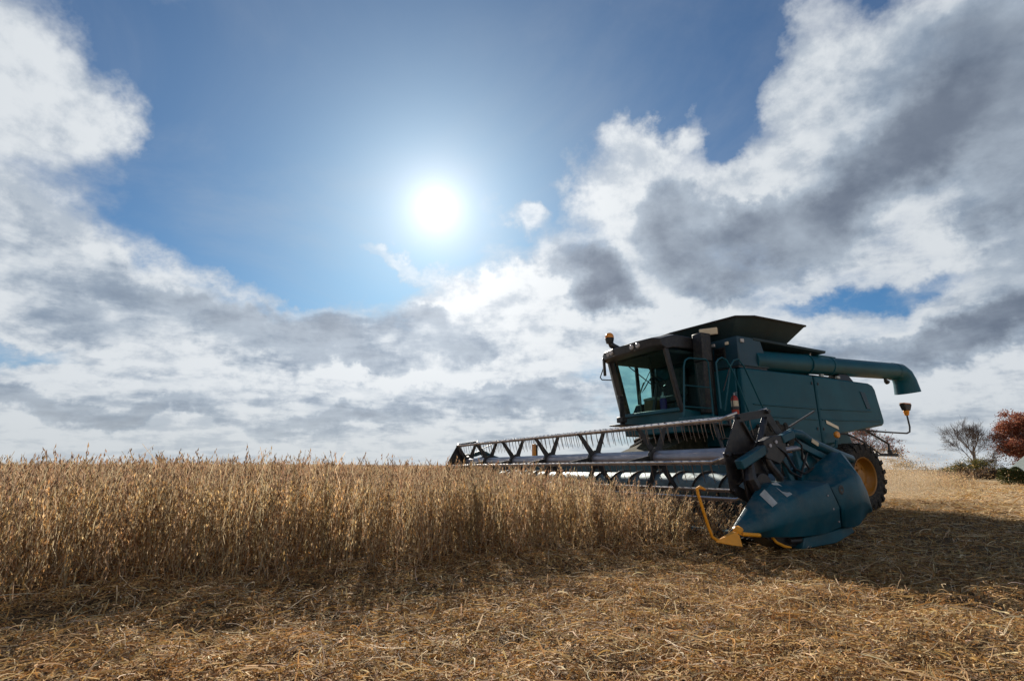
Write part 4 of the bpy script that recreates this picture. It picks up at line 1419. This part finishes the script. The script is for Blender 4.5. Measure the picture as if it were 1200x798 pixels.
def build_tree(name, x, y, height, label, cat, seed, group=None, spread=1.0, levels=4, kids=4, r0=.12, up=.55, trunk=.28,
               leaf=0, leaf_size=.08, cols=None, shape=None, bark=BARK, widen=1.0, leaf_spread=.18, rmin=.012, jit=.13, crown=None):
    rng = np.random.default_rng(seed)
    tubes, tips = grow(rng, (0, 0, 0), height, spread, levels, kids, r0, up, trunk, jit=jit)
    tips = np.array(tips)
    sc = height / tips[:, 2].max()
    o = empty(name, (x, y, float(gh(x, y)) - .03), 0, label, cat, group)
    V, F = [], []
    for pts, rr in tubes:
        pts = np.array(pts) * [sc * widen, sc * widen, sc]
        n = 4 if rr[0] < r0 * .3 else 7
        for i, (p, r_) in enumerate(zip(pts, rr)):
            for k in range(n):
                a = 6.2832 * k / n
                r2 = max(r_, rmin)
                V.append((p[0] + r2 * math.cos(a), p[1] + r2 * math.sin(a), p[2] + (0.0 if abs(pts[-1][2] - pts[0][2]) > .1 else r2 * math.sin(a))))
        b = len(V) - n * len(pts)
        for i in range(len(pts) - 1):
            for k in range(n):
                k2 = (k + 1) % n
                F.append((b + i * n + k, b + i * n + k2, b + (i + 1) * n + k2, b + (i + 1) * n + k))
    fast_mesh('trunk', V, F, None, bark, True, o)
    if leaf:
        idx = rng.integers(0, len(tips), leaf)
        P = tips[idx] * [sc * widen, sc * widen, sc] + rng.normal(0, leaf_spread, (leaf, 3))
        if crown:
            # leaves hang in clumps through an uneven egg-shaped crown
            cz, rx_, rz_, nc = crown
            cd_ = rng.normal(0, 1, (nc, 3)); cd_ /= np.linalg.norm(cd_, axis=1)[:, None]
            rr_ = rng.uniform(.25, 1.0, (nc, 1)) ** .55
            cc_ = cd_ * rr_ * [rx_, rx_, rz_] * (1 + .16 * np.sin(cd_[:, :1] * 7 + 2) + .12 * np.sin(cd_[:, 2:] * 9)) + [0, 0, cz]
            ck = rng.integers(0, nc, leaf)
            cs_ = rng.uniform(.12, .36, nc)[ck][:, None]
            P2 = cc_[ck] + rng.normal(0, 1, (leaf, 3)) * cs_ * [1.2, 1.2, .7]
            P = np.where(rng.uniform(0, 1, (leaf, 1)) < .8, P2, P)
        P = P[P[:, 2] > .1]
        n = len(P)
        s_ = rng.uniform(.6, 1.3, (n, 1)) * leaf_size
        d1 = rng.normal(0, 1, (n, 3)); d1 /= np.linalg.norm(d1, axis=1)[:, None]
        d2 = np.cross(d1, rng.normal(0, 1, (n, 3))); d2 /= np.linalg.norm(d2, axis=1)[:, None]
        V = np.stack([P - d1 * s_, P - d2 * s_ * .6, P + d1 * s_, P + d2 * s_ * .6], 1).reshape(-1, 3)
        cols = np.array(cols)
        C = cols[rng.integers(0, len(cols), n)] * rng.uniform(.7, 1.3, (n, 1))
        fast_mesh('crown', V, np.arange(n * 4).reshape(-1, 4), np.repeat(C, 4, 0), M_LEAF, False, o)
    return o


def wpos(px, d):
    return (px - 600) / FPX * d * math.cos(PITCH) * 1.02, d


REDS = 1.35 * np.array([(.21, .068, .042), (.26, .09, .05), (.15, .05, .035), (.30, .14, .075), (.12, .05, .036)])
x, y = wpos(1203, 52)
build_tree('maple_tree', x, y, 6.1, 'dense dark red autumn tree at the right edge of the field', 'tree', 3, spread=1.15, levels=5, kids=4, r0=.2, up=.35, trunk=.17, leaf=38000, leaf_size=.08, cols=REDS, widen=1.15, leaf_spread=.25, crown=(3.75, 2.55, 2.45, 120))
x, y = wpos(1134, 56)
build_tree('bare_tree', x, y, 6.5, 'leafless grey tree fanning out above the yellow-green shrubs', 'tree', 12, spread=.72, levels=4, kids=6, r0=.13, up=.30, trunk=.26, rmin=.009, jit=.05, widen=1.0)
x, y = wpos(1016, 50)
build_tree('thin_autumn_tree', x, y, 5.3, 'thin tree with sparse pinkish leaves seen behind the rear wheel', 'tree', 21, spread=1.1, levels=5, kids=4, r0=.09, up=.35, trunk=.22, leaf=2600, leaf_size=.07, cols=[(.30, .11, .08), (.24, .08, .06), (.34, .17, .11)], widen=1.5, rmin=.013, jit=.09)
GRN = [(.05, .065, .015), (.09, .10, .025), (.14, .12, .03)]
YGR = [(.17, .15, .035), (.12, .12, .03), (.24, .17, .05), (.09, .08, .025)]
BRN = [(.12, .07, .04), (.15, .09, .05), (.09, .06, .035)]
shr = [  # px, distance, height, width, leaves, palette, label
    (1052, 50, 2.0, 1.3, 900, BRN, 'brown scrubby shrub, nearly bare, just right of the combine'),
    (1075, 54, 1.2, 1.4, 500, BRN, 'low bare brush between the brown shrub and the dark green bush'),
    (1094, 48, .75, 2.3, 7000, GRN, 'low rounded dark green bush at the field edge'),
    (1114, 50, 1.6, 1.3, 2600, YGR, 'yellow-green shrub left of the leafless tree'),
    (1131, 49, 2.0, 1.2, 3200, YGR, 'tallest yellow-green shrub, at the foot of the leafless tree'),
    (1146, 47, 1.0, 2.2, 3000, BRN, 'low brown bramble in front of the leafless tree'),
    (1120, 47, .8, 2.4, 2600, BRN, 'flattest brown bramble, right of the rounded dark green bush'),
    (1156, 51, 2.7, 1.1, 900, BRN, 'tangled bare grey shrub between the leafless tree and the red tree'),
]
for k, (px, d, h_, wd, lf, pal, lab) in enumerate(shr):
    x, y = wpos(px, d)
    build_tree('shrub', x, y, h_, lab, 'shrub', 40 + k, 'shrubs along the far field edge', spread=1.5, levels=4, kids=4, r0=.04, up=.3, trunk=.15, leaf=lf, leaf_size=.06, cols=pal, widen=wd * .8, leaf_spread=.16, rmin=.010, crown=(h_ * .42, h_ * .55 * wd, h_ * .42, 60))
# clipped hedge in front of the house
N = 26000
hx0, hy0 = wpos(1162, 33)
t = R.uniform(0, 1, N)
hl = 9.0
wob = .16 * np.sin(t * 23) + .10 * np.sin(t * 57 + 1) + .06 * np.sin(t * 131)
zz = R.uniform(0, 1, N) ** .6 * (.80 + wob)
ww = (R.uniform(-1, 1, N)) * .55 * np.sqrt(np.clip(1.05 - (zz / 1.0) ** 2, .05, 1))
P = np.stack([hx0 + t * hl, hy0 + 1.2 * t + ww, gh(hx0 + t * hl, hy0 + 1.2 * t) + zz], 1)
d1 = R.normal(0, 1, (N, 3)); d1 /= np.linalg.norm(d1, axis=1)[:, None]
d2 = np.cross(d1, R.normal(0, 1, (N, 3))); d2 /= np.linalg.norm(d2, axis=1)[:, None]
s_ = R.uniform(.03, .065, (N, 1))
V = np.stack([P - d1 * s_, P - d2 * s_ * .6, P + d1 * s_, P + d2 * s_ * .6], 1).reshape(-1, 3)
cg = np.array([(.035, .05, .014), (.06, .075, .02), (.09, .08, .025)])[R.integers(0, 3, N)] * R.uniform(.7, 1.3, (N, 1))
hg = fast_mesh('hedge', V, np.arange(N * 4).reshape(-1, 4), np.repeat(cg, 4, 0), M_LEAF)
tag(hg, 'low dark green hedge under the red tree at the right', 'hedge')

# house with a grey-green roof, mostly out of frame
hx, hy = (1176 - 600) / FPX * 44 * math.cos(PITCH), 44.0
house = empty('house', (hx, hy, 0), math.radians(-43), 'low house with a pale grey-green pitched roof behind the hedge at the right edge', 'house')
ROOFM = mat('roof_shingle', (0.30, 0.34, 0.30), .8, 0, .15, 3, .1)
WALLM = mat('house_siding', (.42, .42, .38), .8, 0, .1, 2)
MB().box(.5, 11, 0, 7, 0, .55).build('wall', WALLM, house)
MB().hexa([(0, -.5, .50), (11.5, -.5, .50), (11.5, 3.5, 1.95), (1.5, 3.5, 1.95), (0, -.5, .60), (11.5, -.5, .60), (11.5, 3.5, 2.07), (1.5, 3.5, 2.07)]).hexa([(1.5, 3.5, 1.95), (11.5, 3.5, 1.95), (11.5, 7.5, .5), (0, 7.5, .5), (1.5, 3.5, 2.07), (11.5, 3.5, 2.07), (11.5, 7.5, .6), (0, 7.5, .6)]).build('roof', ROOFM, house, .02)
